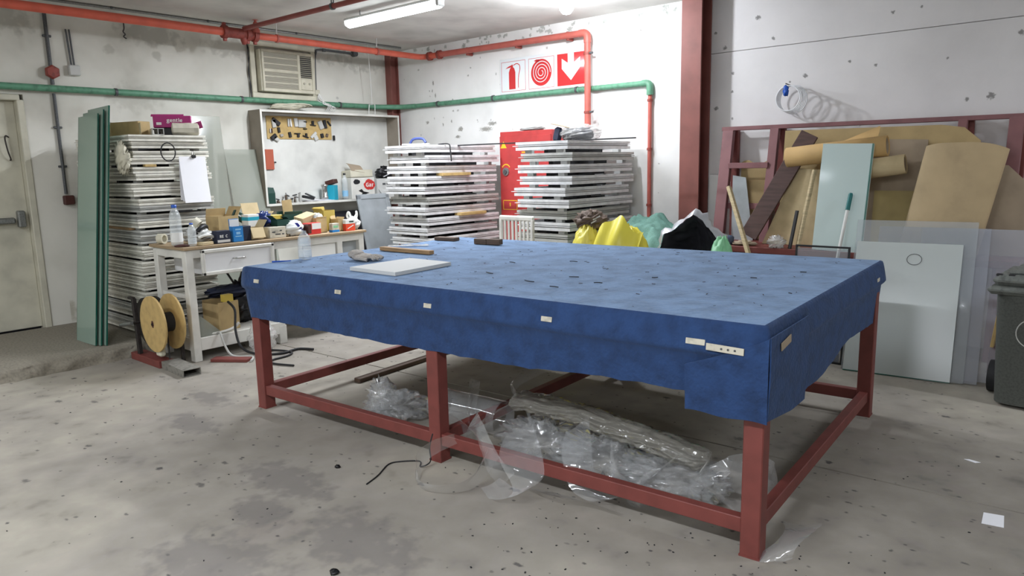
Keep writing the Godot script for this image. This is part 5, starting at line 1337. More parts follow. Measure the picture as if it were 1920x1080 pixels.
	var wb := one("plastic_bag", lump(0.07, 0.065, 0.085, 0.18, 0.8, 71, 20), M.bagwhite, "white plastic bag with blue tape in the middle of the desk", "bag", Vector3(1.96, y, 2.9))
	part(wb, "blue_tape", mb().sheet(8, 2, func(u: float, v: float) -> Vector3: return Vector3(0.073 - 0.02 * u * u, 0.115 - 0.075 * u, 0.02 - u * 0.07 + (v - 0.5) * 0.03), 0.002), M.tapeblue)
	c = carton("plain brown box tilted over the red and white box on the desk", Vector3(1.84, y + 0.105, 2.69), Vector3(0.12, 0.06, 0.16), 0.0, "kraftpale")
	c.rotation = Vector3(0.25, 0.1, -0.15)
	carton("brown box propping the tilted box on the desk", Vector3(1.83, y, 2.71), Vector3(0.13, 0.085, 0.13), 0.0, "kraft")
	c = carton("red and white box with a dark side at the front of the desk", Vector3(1.985, y, 2.73), Vector3(0.08, 0.1, 0.14), 0.1, "red")
	part(c, "white_print", mb().box(Vector3(0.0, 0.07, -0.02), Vector3(0.0815, 0.052, 0.1015)), M.whiteclean)
	part(c, "dark_side", mb().box(Vector3(0.0, 0.05, 0.055), Vector3(0.0812, 0.08, 0.0312)), M.maroon)
	c = carton("open brown box full of fittings right of the red box on the desk", Vector3(1.9, y, 2.61), Vector3(0.13, 0.135, 0.11), 0.0, "kraft", [[1, 0.2, 0.03], [0, 0.1, 0.01]])
	part(c, "contents", lump(0.055, 0.05, 0.05, 0.3, 1.1, 81, 14), M.aludark)
	(c.get_node("contents") as Node3D).position = Vector3(0, 0.07, 0)
	c = carton("ochre carton with open top near the right end of the desk", Vector3(1.8, y, 2.46), Vector3(0.13, 0.19, 0.14), 0.15, "olivecard", [[1, 0.3, 0.03], [2, 0.8, 0.03]])
	c = carton("small white box with a blue foot at the front of the desk", Vector3(2.01, y, 2.51), Vector3(0.05, 0.08, 0.075), 0.0, "dirtywhite", [], "box", "")
	part(c, "blue_foot", mb().box(Vector3(0, 0.011, 0), Vector3(0.051, 0.02, 0.076)), M.blue)
	part(c, "green_print", mb().box(Vector3(0.0255, 0.05, 0), Vector3(0.001, 0.02, 0.05)), M.baggreen)
	carton("narrow brown box beside the orange and white box on the desk", Vector3(1.93, y, 2.415), Vector3(0.12, 0.11, 0.06), 0.0, "kraft", [[1, 0.4, 0.03], [3, 0.5, 0.02]])
	c = carton("orange and white box with a slanting white stroke on the desk", Vector3(1.99, y, 2.345), Vector3(0.09, 0.1, 0.105), 0.0, "orange")
	part(c, "white_top", mb().box(Vector3(0, 0.083, 0), Vector3(0.091, 0.035, 0.106)), M.whiteclean)
	part(c, "white_stroke", mb().bar(Vector3(0.0455, 0.02, 0.035), Vector3(0.0455, 0.05, -0.035), 0.001, 0.008), M.whiteclean)
	part(c, "green_print", mb().box(Vector3(0.046, 0.084, -0.01), Vector3(0.001, 0.012, 0.05)), M.darkgreen)
	var wp := thing("plastic_bag", "knotted white plastic bag at the right end of the desk", "bag", Vector3(1.95, y, 2.255))
	part(wp, "bag", lump(0.06, 0.06, 0.062, 0.22, 0.9, 91, 20), M.polybag2)
	for q in [[0.035, 0.4], [-0.04, -0.3]]: part(wp, "handle_loop", mb().tube(curve([Vector3(0, 0.1, q[0] * 0.4), Vector3(0.01, 0.14, q[0]), Vector3(0, 0.165, q[0] * 1.2), Vector3(-0.01, 0.13, q[0] * 1.5), Vector3(0, 0.095, q[0] * 0.9)], 4), 0.011, 7), M.polybag2)

func under_desk() -> void:
	# cable reels on a steel stand in front of the desk
	var r := thing("cable_reel", "plywood cable reel with black core on a steel stand before the desk", "reel", Vector3(1.98, 0, 4.09))
	var cy := 0.345
	for q in [[0.085, 0.0], [-0.055, 0.0]]:
		part(r, "disc", mb().cyl(Vector3(0, cy, q[0] - 0.007), Vector3(0, cy, q[0] + 0.007), 0.215, 40), M.ply)
	part(r, "core", mb().cyl(Vector3(0, cy, -0.05), Vector3(0, cy, 0.078), 0.075, 24), M.rubber)
	part(r, "axle", mb().cyl(Vector3(0, cy, -0.12), Vector3(0, cy, 0.1), 0.01, 8), M.steeldark)
	part(r, "hub_stain", mb().prism(blob2d(0.02, 0.028, 2), 0.001, Transform3D(Basis(), Vector3(0, cy, 0.0922))), M.maroon)
	part(r, "hanging_cable", mb().tube(curve([Vector3(0.072, cy - 0.02, 0.02), Vector3(0.078, 0.2, 0.022), Vector3(0.09, 0.075, 0.03)]), 0.005, 6), M.rubber)
	part(r, "tape_patch", mb().box(Vector3(0.02, 0.13, 0.06), Vector3(0.07, 0.07, 0.05), 0.012), M.cream)
	part(r, "post", mb().box(Vector3(0.02, 0.175, -0.105), Vector3(0.025, 0.35, 0.025), 0.003), M.steeldark)
	var st := thing("reel_stand", "dark steel reel stand on a red channel base with a black reel", "stand", Vector3(1.62, 0, 4.12))
	part(st, "base", mb().box(Vector3(0.13, 0.028, 0.0), Vector3(0.5, 0.056, 0.11), 0.003), M.oxide)
	part(st, "post", mb().bar(Vector3(0.0, 0.056, 0.03), Vector3(-0.02, 0.5, 0.03), 0.035, 0.03, 0.003), M.steeldark)
	part(st, "top_hook", mb().bar(Vector3(-0.02, 0.5, 0.03), Vector3(-0.1, 0.5, 0.03), 0.03, 0.02, 0.003), M.steeldark)
	part(st, "reel_disc", mb().cyl(Vector3(0.02, 0.31, -0.05), Vector3(0.02, 0.31, -0.035), 0.19, 32), M.steeldark)
	part(st, "reel_disc", mb().cyl(Vector3(0.02, 0.31, -0.13), Vector3(0.02, 0.31, -0.115), 0.19, 32), M.steeldark)
	part(st, "reel_core", mb().cyl(Vector3(0.02, 0.31, -0.12), Vector3(0.02, 0.31, -0.04), 0.12, 24), M.rubber)
	part(st, "axle", mb().cyl(Vector3(0.0, 0.31, -0.14), Vector3(-0.0, 0.31, 0.06), 0.012, 8), M.steeldark)
	part(st, "crank", mb().cyl(Vector3(-0.2, 0.27, 0.08), Vector3(0.0, 0.31, 0.07), 0.014, 8), M.galv)
	var hb := mb()
	for q in [[0.0, 0.003, 0.13, 0.006], [0.0, 0.053, 0.13, 0.006]]: hb.box(Vector3(0, q[1], q[0]), Vector3(0.4, q[3], q[2]), 0.001)
	for s in [-1.0, 1.0]: hb.box(Vector3(0, 0.028, s * 0.062), Vector3(0.4, 0.05, 0.006))
	one("hollow_section", hb, M.galvdusty, "dusty hollow steel section lying on the floor before the desk leg", "steel section", Vector3(2.21, 0, 4.105), -0.06)
	one("steel_plate", mb().box(Vector3(0, 0.012, 0), Vector3(0.3, 0.024, 0.09), 0.002), M.oxide, "flat rusty steel plate on the floor under the front desk leg", "steel plate", Vector3(2.24, 0, 3.72), 0.6)
	# on the lower shelf
	var y := 0.176
	var c := carton("brown carton on the lower desk shelf behind the cables", Vector3(1.83, y, 3.56), Vector3(0.2, 0.23, 0.2), 0.15, "kraft", [[1, 0.1, 0.02], [0, 0.2, 0.01]])
	for k in 4: part(c, "rod", mb().cyl(Vector3(-0.02 + 0.01 * k, 0.03, -0.02 - 0.015 * k), Vector3(-0.01 + 0.012 * k, 0.3, -0.03 - 0.022 * k), 0.004, 5), M.steeldark)
	carton("small yellow box on the carton under the desk", Vector3(1.9, y + 0.236, 3.535), Vector3(0.06, 0.06, 0.08), 0.1, "yellowcard")
	var bl := thing("black_fabric", "bundle of black fabric with sticks under the desk drawer", "bundle", Vector3(1.68, y, 3.3))
	part(bl, "bundle", lump(0.12, 0.175, 0.13, 0.25, 0.8, 101, 20), M.bagblack)
	var sp := part(bl, "spread_fold", lump(0.09, 0.05, 0.2, 0.3, 0.9, 102, 18), M.navy)
	sp.position = Vector3(0.03, 0.24, 0.08)
	for q in [[0.1, 0.42], [-0.03, 0.4]]: part(bl, "stick", mb().bar(Vector3(0.02, 0.3, 0.03), Vector3(0.02, q[1] + 0.06, q[0] * 1.3), 0.018, 0.012), M.steeldark)
	var gs := one("glass_offcut", mb().prism([Vector2(0, 0), Vector2(0.22, 0), Vector2(0.0, 0.22)], 0.006, Transform3D(rot(PI / 2), Vector3.ZERO)), M.olddirtyglass, "triangular glass offcut on the lower desk shelf beside the leg", "glass", Vector3(1.985, y, 3.86))
	gs.rotation.z = 0.06
	one("plastic_sack", lump(0.085, 0.15, 0.11, 0.2, 0.8, 111, 22, true, 0.3), M.polybag, "translucent plastic sack standing on the floor before the desk shelf", "bag", Vector3(2.2, 0.0, 3.42))
	nz.seed = 3; nz.frequency = 3.0
	one("white_moulding", mb().tube(curve([Vector3(0, 0.012, 0.1), Vector3(0.03, 0.012, 0.0), Vector3(0.04, 0.03, -0.1), Vector3(0.05, 0.07, -0.15)], 4), 0.012, 7), M.white, "short white moulding strip on the lower desk shelf", "strip", Vector3(1.97, y, 3.66))
	one("black_hose", mb().tube(curve([Vector3(-0.12, 0.42, 0.1), Vector3(-0.02, 0.36, 0.1), Vector3(0.02, 0.2, 0.13), Vector3(0.1, 0.07, 0.13), Vector3(0.2, 0.012, 0.04), Vector3(0.32, 0.012, -0.1), Vector3(0.3, 0.012, -0.25), Vector3(0.42, 0.012, -0.32)]), 0.01, 8), M.rubber, "black hose hanging from the desk shelf down to the floor", "hose", Vector3(2.08, 0.0, 3.46))
	one("grey_cable", mb().tube(curve([Vector3(-0.02, 0.19, 0.16), Vector3(0.03, 0.2, 0.16), Vector3(0.07, 0.1, 0.15), Vector3(0.13, 0.02, 0.12), Vector3(0.24, 0.011, 0.02), Vector3(0.36, 0.011, 0.1)]), 0.009, 8), M.aludark, "grey cable running from the desk shelf to the floor", "cable", Vector3(2.05, 0.0, 3.55))
	one("floor_cable", mb().tube(curve([Vector3(-0.15, 0.01, 0.05), Vector3(0.0, 0.01, -0.04), Vector3(0.13, 0.01, -0.06), Vector3(0.2, 0.01, 0.02), Vector3(0.22, 0.01, 0.17), Vector3(0.32, 0.01, 0.22), Vector3(0.5, 0.01, 0.16)]), 0.008, 7), M.rubber, "dark cable snaking on the floor behind the left table leg", "cable", Vector3(2.3, 0.0, 3.36))

# ---------------------------------------------------------------- steel glass rack along the back wall and what leans on it
func rack() -> void:
	var r := thing("glass_rack", "brown-red steel A-frame rack along the right part of the back wall", "rack", Vector3(5.8, 0, 0.0))
	var ox := -5.8
	for q in [[4.70, 0.1], [5.12, 0.075], [6.52, 0.06], [6.85, 0.09]]:
		var x: float = q[0] + ox
		part(r, "rear_post", mb().box(Vector3(x + 0.03, 0.875, 0.045), Vector3(0.06, 1.75, 0.05), 0.003), M.oxide)
		part(r, "front_post", mb().bar(Vector3(x, 1.735, 0.125), Vector3(x, 0.0, 0.43), q[1], 0.05, 0.003, Vector3(0, 0.2, 1)), M.rackpaint)
	part(r, "top_beam", mb().bar(Vector3(4.64 + ox, 1.752, 0.12), Vector3(7.6 + ox, 1.735, 0.12), 0.06, 0.035, 0.003), M.rackpaint)
	for y in [1.425, 1.07]: part(r, "mid_rail", mb().bar(Vector3(4.74 + ox, y, 0.2), Vector3(5.1 + ox, y, 0.2), 0.04, 0.05, 0.003), M.rackpaint)
	part(r, "mid_rail", mb().bar(Vector3(6.54 + ox, 1.22, 0.16), Vector3(6.82 + ox, 1.22, 0.16), 0.04, 0.05, 0.003), M.rackpaint)
	part(r, "ledge", mb().box(Vector3(5.85 + ox, 0.745, 0.42), Vector3(2.3, 0.05, 0.6), 0.004), M.oxide)
	for x in [4.78, 5.8, 6.9]: part(r, "ledge_leg", mb().box(Vector3(x + ox, 0.36, 0.68), Vector3(0.06, 0.72, 0.06), 0.003), M.oxide)
	var ly := 0.771
	# small things on the ledge and in the rack
	one("paint_pot", mb().lathe([Vector2(0, 0), Vector2(0.045, 0), Vector2(0.048, 0.06), Vector2(0.03, 0.075), Vector2(0, 0.078)], 14), M.slateblue, "small grey-blue pot on the left end of the rack ledge", "pot", Vector3(4.94, ly, 0.62))
	one("rag", lump(0.09, 0.02, 0.05, 0.35, 1.0, 121, 14), M.kraftdull, "small dirty rag on the rack ledge beside the plank", "rag", Vector3(5.09, ly, 0.64))
	one("grey_plate", mb().prism([Vector2(0, 0), Vector2(0.2, 0.0), Vector2(0.12, 0.55), Vector2(0.0, 0.57)], 0.006), M.greypanel, "pale grey plate leaning inside the left bay of the rack", "plate", Vector3(4.8, ly, 0.24))
	nz.seed = 17; nz.frequency = 4.0
	one("card_scrap", mb().sheet(10, 3, func(u: float, v: float) -> Vector3: return Vector3(lerpf(4.81, 5.08, u) - 4.8, lerpf(0.68 + 0.02 * sin(u * 8.0), 0.0, v), 0.0), 0.003), M.kraftboard, "brown card sheet behind the left bay of the rack", "card", Vector3(4.8, ly, 0.09))
	one("white_sheet", mb().box(Vector3(0, 0.67, 0), Vector3(0.13, 1.34, 0.012), 0.001), M.greywhite, "tall white sheet standing between column and rack", "panel", Vector3(4.555, 0.002, 0.06))
	# kraft boards
	var kb := func(called: String, label: String, p: Array, z: float, m: String, lean: float) -> void:
		var x0: float = p[0].x
		var q := []
		for v in p: q.append(Vector2(v.x - x0, v.y - ly))
		var o := one(called, mb().prism(q, 0.008), M[m], label, "board", Vector3(x0, ly, z))
		o.rotation.x = lean
	kb.call("kraft_board", "wide kraft hardboard sheet with clipped corner standing on the rack", [Vector2(5.26, ly), Vector2(6.67, ly), Vector2(6.66, 1.58), Vector2(6.55, 1.68), Vector2(6.4, 1.705), Vector2(5.25, 1.715)], 0.36, "kraftboard", -0.13)
	kb.call("kraft_board", "darker brown board standing behind the paper rolls", [Vector2(5.93, ly), Vector2(6.34, ly), Vector2(6.33, 1.6), Vector2(5.9, 1.62)], 0.39, "kraftdull", -0.13)
	kb.call("kraft_board", "short olive board low between blue glass and folded kraft", [Vector2(6.0, ly), Vector2(6.34, ly), Vector2(6.34, 1.22), Vector2(6.0, 1.22)], 0.405, "olive", -0.1)
	kb.call("kraft_board", "brown board slanting at the right end of the rack", [Vector2(6.6, ly), Vector2(7.05, ly), Vector2(7.05, 1.2), Vector2(6.85, 1.4), Vector2(6.6, 1.42)], 0.42, "kraftdull", -0.1)
	kb.call("kraft_board", "pale kraft board low behind the plank", [Vector2(5.16, ly), Vector2(5.66, ly), Vector2(5.66, 1.38), Vector2(5.4, 1.4)], 0.43, "kraftpale", -0.1)
	# plank across
	one("brown_plank", mb().bar(Vector3(0.415, 0.9, -0.17), Vector3(0.0, 0.065, 0.0), 0.025, 0.145, 0.003, Vector3(-0.9, 0.42, 0)), M.plank, "long dark brown plank leaning diagonally on the rack", "plank", Vector3(5.07, ly, 0.51))
	# rolls of kraft paper
	var roll := func(label: String, a: Vector3, b: Vector3, rad: float, m: String) -> Node3D:
		var o := thing("paper_roll", label, "roll", a)
		var d := b - a
		var ln := d.length()
		var xf := Transform3D(Basis(Quaternion(Vector3.UP, d.normalized())), Vector3.ZERO)
		part(o, "roll", mb().lathe([Vector2(rad * 0.86, 0.0), Vector2(rad, 0.0), Vector2(rad * 1.01, ln * 0.5), Vector2(rad, ln), Vector2(rad * 0.86, ln), Vector2(rad * 0.84, ln * 0.5), Vector2(rad * 0.86, 0.0)], 28, xf), M[m])
		part(o, "inner_turn", mb().lathe([Vector2(rad * 0.72, 0.004), Vector2(rad * 0.74, 0.004), Vector2(rad * 0.74, ln - 0.004), Vector2(rad * 0.72, ln - 0.004), Vector2(rad * 0.72, 0.004)], 24, xf), M.kraftdull)
		return o
	var r1: Node3D = roll.call("thick golden kraft paper roll lying across the rack boards", Vector3(5.37, 1.485, 0.51), Vector3(6.10, 1.555, 0.47), 0.078, "kraftroll")
	part(r1, "loose_flap", mb().sheet(12, 4, func(u: float, v: float) -> Vector3:
		return Vector3(lerpf(0.33, 0.66, u), 0.09 + 0.03 * u + 0.1 * pow(v, 0.8) * u, -0.02 - 0.06 * sin(v * 1.6)), 0.002), M.kraftroll)
	roll.call("thinner grey-brown kraft paper roll below the golden roll", Vector3(5.78, 1.355, 0.53), Vector3(6.235, 1.42, 0.50), 0.072, "kraftpale")
	# folded kraft loop standing on end
	var fo := mb()
	fo.sheet(64, 8, func(u: float, v: float) -> Vector3:
		var a := -TAU * (u if u < 1.0 else 0.0)
		var cx := cos(a); var cz := sin(a)
		var ex := signf(cx) * pow(absf(cx), 0.7) * 0.25
		var ez := signf(cz) * pow(absf(cz), 0.9) * 0.085
		var drop := 0.055 * pow(clampf((ex - 0.02) / 0.23, 0.0, 1.0), 2.0) + 0.02 * pow(clampf((-ex - 0.12) / 0.13, 0.0, 1.0), 2.0)
		return Vector3(ex + 0.13 * v, (0.79 - drop) * v, ez - 0.06 * v), 0.003)
	one("kraft_loop", fo, M.kraftboard2, "large loosely folded kraft sheet standing upright on the rack", "kraft sheet", Vector3(6.49, ly, 0.6))
	# glass and sticks in front
	var bg := thing("blue_glass", "pale blue coated glass sheet leaning upright on the rack", "glass", Vector3(5.835, ly, 0.69))
	for k in 3: part(bg, "pane", mb().box(Vector3(0.004 * k, 0.405, 0.006 - 0.012 * k), Vector3(0.35, 0.81, 0.008)), M.blueglass)
	part(bg, "edge", mb().box(Vector3(0.179, 0.405, -0.004), Vector3(0.004, 0.81, 0.03)), M.blueedge)
	bg.rotation = Vector3(-0.09, 0, -0.03)
	one("wooden_pole", mb().bar(Vector3(0.075, 0.615, -0.09), Vector3(0, 0.0, 0.0), 0.032, 0.025, 0.004), M.woodpale, "pale peeling wooden pole leaning beside the blue glass", "pole", Vector3(5.545, ly, 0.69))
	one("wooden_stick", mb().bar(Vector3(-0.66, 1.245, -0.36), Vector3(0.0, 0.0, 0.15), 0.04, 0.03, 0.003, Vector3(1, 0.5, 0)), M.woodpale, "pale wooden stick leaning in front of the rack left bay", "stick", Vector3(5.6, 0.01, 1.0))
	var br := thing("broom", "white broom handle with teal grip leaning on the rack", "broom", Vector3(5.85, 0, 1.05))
	part(br, "handle", mb().cyl(Vector3(0, 0.05, 0), Vector3(0.072, 1.1, -0.3), 0.012, 12), M.whiteclean)
	part(br, "grip", mb().cyl(Vector3(0.0715, 1.09, -0.297), Vector3(0.079, 1.2, -0.328), 0.0165, 12), M.teal)
	part(br, "grip_end", mb().lathe([Vector2(0.0165, 0), Vector2(0.014, 0.012), Vector2(0, 0.017)], 12, Transform3D(Basis(), Vector3(0.079, 1.2, -0.328))), M.teal)
	part(br, "head", mb().box(Vector3(0, 0.035, 0.0), Vector3(0.3, 0.07, 0.05), 0.01), M.navyblue)
	one("dark_strip", mb().bar(Vector3(0.03, 0.3, -0.05), Vector3(0, 0, 0), 0.03, 0.015, 0.002), M.dark, "short black strip leaning left of the wooden pole", "strip", Vector3(5.49, ly, 0.705))
	var df := thing("framed_pane", "glass pane with thin black frame just behind the blue table", "glass", Vector3(5.85, 0.001, 1.1))
	part(df, "pane", mb().box(Vector3(0, 0.42, 0), Vector3(0.36, 0.82, 0.006)), M.clearglass)
	for s in [-1.0, 1.0]:
		part(df, "frame_bar", mb().box(Vector3(s * 0.184, 0.425, 0), Vector3(0.014, 0.85, 0.016), 0.002), M.dark)
		part(df, "frame_bar", mb().box(Vector3(0, 0.425 + s * 0.418, 0), Vector3(0.354, 0.014, 0.016), 0.002), M.dark)
	df.rotation.x = -0.06

func right_glass() -> void:
	var pane := func(label: String, x0: float, x1: float, h: float, z: float, m: String, turn: float, lean: float) -> MeshInstance3D:
		var o := one("glass_sheet", mb().box(Vector3(0, h / 2, 0), Vector3(x1 - x0, h, 0.008), 0.001), M[m], label, "glass", Vector3((x0 + x1) / 2, 0.002, z))
		o.rotation = Vector3(lean, turn, 0)
		return o
	var p: MeshInstance3D = pane.call("frosted glass sheet with a drawn ring leaning right of the table", 6.08, 6.73, 0.93, 1.195, "frosted", 0.1, -0.33)
	var rg := []
	for k in 25: rg.append(Vector3(0.045 + 0.045 * cos(TAU * k / 24.0), 0.815 + 0.038 * sin(TAU * k / 24.0), 0.0055))
	part(p, "drawn_ring", mb().tube(rg, 0.002, 5, false), M.darkgalv)
	part(p, "bottom_edge", mb().box(Vector3(0, 0.004, 0), Vector3(0.65, 0.006, 0.009)), M.greenedge)
	pane.call("tall clear glass sheet behind the frosted one beside the bin", 6.06, 6.80, 1.085, 1.165, "clearglass", 0.1, -0.33)
	pane.call("clear glass sheet reaching behind the bin", 6.2, 6.87, 1.04, 1.13, "clearglass2", 0.1, -0.33)
	pane.call("rearmost clear glass sheet standing behind the bin", 6.45, 7.05, 1.02, 1.03, "clearglass2", 0.08, -0.28)
	# wheeled bin
	var b := thing("wheelie_bin", "dark grey wheeled bin with lighter lid at the right edge", "bin", Vector3(7.245, 0, 1.30))
	b.rotation.y = -0.05
	var taper := mb()
	var lo := Vector2(0.24, 0.2); var hi := Vector2(0.27, 0.22)
	var cs := []
	for q in [[lo, 0.02], [hi, 0.70]]:
		var ring := []
		for k in 24:
			var a := TAU * k / 24.0
			var c := Vector2(signf(cos(a)) * pow(absf(cos(a)), 0.35), signf(sin(a)) * pow(absf(sin(a)), 0.35))
			ring.append(Vector3(c.x * q[0].x, q[1], -c.y * q[0].y))
		cs.append(ring)
	taper.smooth(true)
	for k in 24: taper.quad(cs[0][k], cs[0][(k + 1) % 24], cs[1][(k + 1) % 24], cs[1][k])
	taper.smooth(false)
	for k in range(1, 23): taper.tri(cs[0][0], cs[0][k + 1], cs[0][k])
	part(b, "body", taper, M.bin)
	part(b, "rim", mb().box(Vector3(0, 0.7, 0), Vector3(0.6, 0.05, 0.5), 0.02), M.binlid)
	var lid := part(b, "lid", mb().box(Vector3(0.01, 0.755, 0), Vector3(0.58, 0.07, 0.48), 0.03), M.binlid)
	part(lid, "lid_panel", mb().box(Vector3(0.02, 0.798, 0), Vector3(0.46, 0.03, 0.36), 0.012), M.binlid)
	for x in [-0.15, 0.15]: part(lid, "hinge_knuckle", mb().box(Vector3(x, 0.76, -0.27), Vector3(0.07, 0.05, 0.05), 0.012), M.bin)
	for x in [-0.25, -0.19]: part(lid, "lid_slot", mb().box(Vector3(x, 0.786, 0.2), Vector3(0.035, 0.014, 0.03), 0.004), M.dark)
	part(b, "handle_bar", mb().cyl(Vector3(-0.22, 0.73, -0.32), Vector3(0.22, 0.73, -0.32), 0.015, 10), M.bin)
	part(b, "axle", mb().cyl(Vector3(-0.3, 0.1, -0.12), Vector3(0.3, 0.1, -0.12), 0.012, 8), M.steeldark)
	for s in [-1.0, 1.0]:
		var w := part(b, "wheel", mb().cyl(Vector3(s * 0.285 - 0.025, 0.1, -0.12), Vector3(s * 0.285 + 0.025, 0.1, -0.12), 0.099, 28), M.rubber)
		part(w, "wheel_hub", mb().cyl(Vector3(s * 0.285 - 0.03, 0.1, -0.12), Vector3(s * 0.285 + 0.03, 0.1, -0.12), 0.05, 16), M.bin)
	var lg := []
	for k in 33: lg.append(Vector3(-0.06 + 0.085 * cos(TAU * k / 32.0), 0.46 + 0.085 * sin(TAU * k / 32.0), 0.214))
	part(b, "ring_mark", mb().tube(lg, 0.0035, 5, false), M.aludark)
	var ic := mb()
	ic.box(Vector3(-0.06, 0.445, 0.213), Vector3(0.045, 0.05, 0.004)); ic.box(Vector3(-0.06, 0.478, 0.2145), Vector3(0.056, 0.01, 0.004)); ic.box(Vector3(-0.06, 0.492, 0.215), Vector3(0.025, 0.01, 0.004))
	part(b, "bin_symbol", ic, M.aludark)
	one("wood_slip", mb().box(Vector3(0, 0.4, 0), Vector3(0.02, 0.3, 0.05), 0.002, rot(0, 0.0, -0.1)), M.ply, "yellow timber slip standing behind the bin", "offcut", Vector3(6.94, 0.0, 1.02))

# ---------------------------------------------------------------- sacks and netting behind the table
func heap() -> void:
	nz.seed = 23; nz.frequency = 1.1; nz.fractal_octaves = 4
	var nh := mb()
	nh.sheet(70, 34, func(u: float, v: float) -> Vector3:
		var x := lerpf(3.86, 4.92, u); var z := lerpf(1.12, 0.5, v)
		var e := clampf(minf(minf(u * 6.0, (1.0 - u) * 3.5), minf(v * 4.0, (1.0 - v) * 9.0)), 0.0, 1.0)
		var h := 0.80 + 0.26 * v - 0.16 * u
		h += 0.10 * nz.get_noise_2d(x * 2.2, z * 2.2) + 0.03 * (1.0 - 2.0 * absf(nz.get_noise_2d(x * 3.0 + 9.0, z * 4.0)))
		return Vector3(x, maxf(h * sqrt(e), 0.0) + 0.001, z))
	one("net_heap", nh, M.net, "heap of teal-green netting against the back wall behind the sacks", "netting")
	var s1 := thing("yellow_sack", "crumpled yellow sack under a brown sack behind the table", "sack", Vector3(4.1, 0.0, 1.5))
	part(s1, "sack", lump(0.165, 0.5, 0.14, 0.055, 0.9, 131, 36), M.bagyellow2)
	var sb := one("brown_sack", lump(0.12, 0.075, 0.09, 0.3, 0.9, 133, 26), M.sackbrown, "dark brown printed sack slumped on the yellow sack", "sack", Vector3(4.1, 0.93, 1.44), 0.4)
	part(sb, "pale_print", mb().box(Vector3(0.06, 0.1, 0.075), Vector3(0.07, 0.012, 0.002), 0.0, rot(0.3, -0.5, 0.5)).box(Vector3(0.05, 0.075, 0.085), Vector3(0.08, 0.01, 0.002), 0.0, rot(0.3, -0.5, 0.5)), M.papergrey)
	var s2 := thing("yellow_sack", "large bright yellow sack slumped open behind the table", "sack", Vector3(4.53, 0.0, 1.58))
	part(s2, "sack", lump(0.24, 0.5, 0.18, 0.06, 0.85, 141, 36), M.bagyellow)
	part(s2, "folded_mouth", mb().sheet(16, 6, func(u: float, v: float) -> Vector3:
		return Vector3(lerpf(-0.2, 0.2, u), 0.93 + 0.13 * sin(PI * clampf(u * 1.1, 0.0, 1.0)) - 0.3 * v + 0.02 * sin(u * 14.0), 0.10 + 0.11 * sin(v * 1.6) + 0.015 * sin(u * 11.0 + v * 3.0)), 0.004), M.bagyellow)
	# foil sack with a black inside, mouth towards the viewer
	var fo := thing("foil_sack", "silver sack with black lining gaping open behind the table", "sack", Vector3(5.0, 0.0, 1.36), 0.25)
	var rim := [Vector2(-0.2, 0.74), Vector2(-0.235, 0.82), Vector2(-0.19, 0.92), Vector2(-0.08, 1.0), Vector2(0.02, 1.085), Vector2(0.11, 1.02), Vector2(0.17, 0.95), Vector2(0.23, 0.88), Vector2(0.19, 0.79), Vector2(0.12, 0.74), Vector2(0.0, 0.72), Vector2(-0.2, 0.74)]
	nz.seed = 29; nz.frequency = 2.0
	var hood := func(k: float, zo: float) -> Callable:
		return func(u: float, v: float) -> Vector3:
			var f := u * (rim.size() - 1)
			var i := int(minf(floor(f), rim.size() - 2))
			var q: Vector2 = (rim[i] as Vector2).lerp(rim[i + 1], f - i)
			var c := Vector2(0.0, 0.82)
			var t := 1.0 - 0.75 * v * v
			var p := c + (q - c) * t * k
			return Vector3(p.x + 0.015 * nz.get_noise_2d(u * 6.0, v * 3.0), p.y - 0.12 * v + 0.03 * nz.get_noise_2d(u * 5.0 + 7.0, v * 4.0), 0.16 - 0.36 * v + zo)
	part(fo, "outer_skin", mb().sheet(44, 10, hood.call(1.0, 0.0)), M.foil)
	part(fo, "black_lining", mb().sheet(44, 10, hood.call(0.96, 0.004)), M.lining)
	part(fo, "rolled_rim", mb().sheet(44, 5, func(u: float, v: float) -> Vector3:
		var p: Vector3 = hood.call(1.0, 0.0).call(u, 0.0)
		var d := Vector3(p.x, p.y - 0.82, 0).normalized()
		return p + d * (0.03 * sin(v * 2.2)) * (1.3 + 1.5 * nz.get_noise_2d(u * 12.0, 3.0)) + Vector3(0, 0, 0.02 - 0.1 * v)), M.foil)
	part(fo, "body", lump(0.2, 0.39, 0.16, 0.12, 0.8, 151, 24), M.foil)
	one("green_bag", lump(0.12, 0.48, 0.12, 0.05, 0.9, 161, 28), M.baggreen, "pale green plastic bag slumped beside the silver sack", "bag", Vector3(5.31, 0.0, 1.56))
	one("clear_wrap", lump(0.06, 0.045, 0.04, 0.5, 1.1, 171, 16), M.polybag, "knot of clear plastic wrap on the ledge beside the wooden stick", "plastic wrap", Vector3(5.38, 0.771, 0.69))

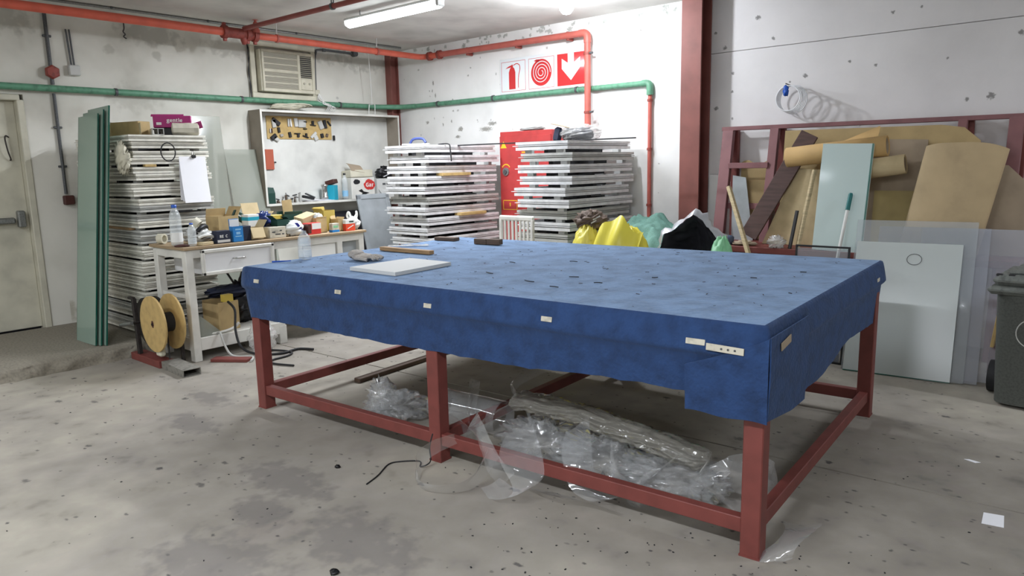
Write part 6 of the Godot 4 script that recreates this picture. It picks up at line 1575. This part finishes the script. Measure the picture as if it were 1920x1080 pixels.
# ---------------------------------------------------------------- scraps on the floor
func litter() -> void:
	one("paper_square", mb().prism([Vector2(0, 0), Vector2(0.075, 0.012), Vector2(0.062, 0.128), Vector2(-0.008, 0.112)], 0.0015, Transform3D(Basis(Vector3.RIGHT, Vector3.FORWARD, Vector3.UP), Vector3.ZERO)), M.paper, "small square of white paper on the floor at the right", "paper", Vector3(7.19, 0.0006, 3.18))
	one("paper_scrap", mb().prism([Vector2(0, 0), Vector2(0.05, -0.02), Vector2(0.07, 0.0), Vector2(0.02, 0.012)], 0.0015, Transform3D(Basis(Vector3.RIGHT, Vector3.FORWARD, Vector3.UP), Vector3.ZERO)), M.paper, "tiny white paper scrap on the floor near the table shadow", "paper", Vector3(7.02, 0.0006, 2.49))
	one("black_lump", lump(0.014, 0.008, 0.012, 0.3, 1.0, 181, 10), M.black, "small black lump on the floor before the table", "debris", Vector3(4.632, 0.0, 4.459))
	one("black_lump", lump(0.018, 0.007, 0.016, 0.3, 1.0, 182, 10), M.black, "black lump on the floor in the near foreground", "debris", Vector3(5.42, 0.0, 5.05))
	var chip := mb().box(Vector3(0, 0.002, 0), Vector3(0.012, 0.004, 0.007), 0.001).mesh(M.rubber)
	var mm := MultiMesh.new()
	mm.transform_format = MultiMesh.TRANSFORM_3D
	mm.mesh = chip
	rng.seed = 321
	var spots := []
	while spots.size() < 260:
		var x := rng.randf_range(1.7, 7.4); var z := rng.randf_range(2.4, 6.0)
		if spots.size() < 120: x = rng.randf_range(5.6, 7.2); z = rng.randf_range(3.8, 4.7)
		if x - z > 4.6 or (Vector2(x, z) - Vector2(7.55, 6.48)).length() < 0.9: continue
		spots.append(Vector2(x, z))
	mm.instance_count = spots.size()
	for i in spots.size():
		mm.set_instance_transform(i, Transform3D(Basis(Vector3.UP, rng.randf() * TAU).scaled(Vector3.ONE * rng.randf_range(0.3, 0.8)), Vector3(spots[i].x, 0.0005, spots[i].y)))
	var o := MultiMeshInstance3D.new()
	o.name = "floor_chips"
	o.multimesh = mm
	add_child(o)
	o.set_meta("kind", "stuff")
	tag(o, "tiny dark chips scattered over the concrete floor", "debris")
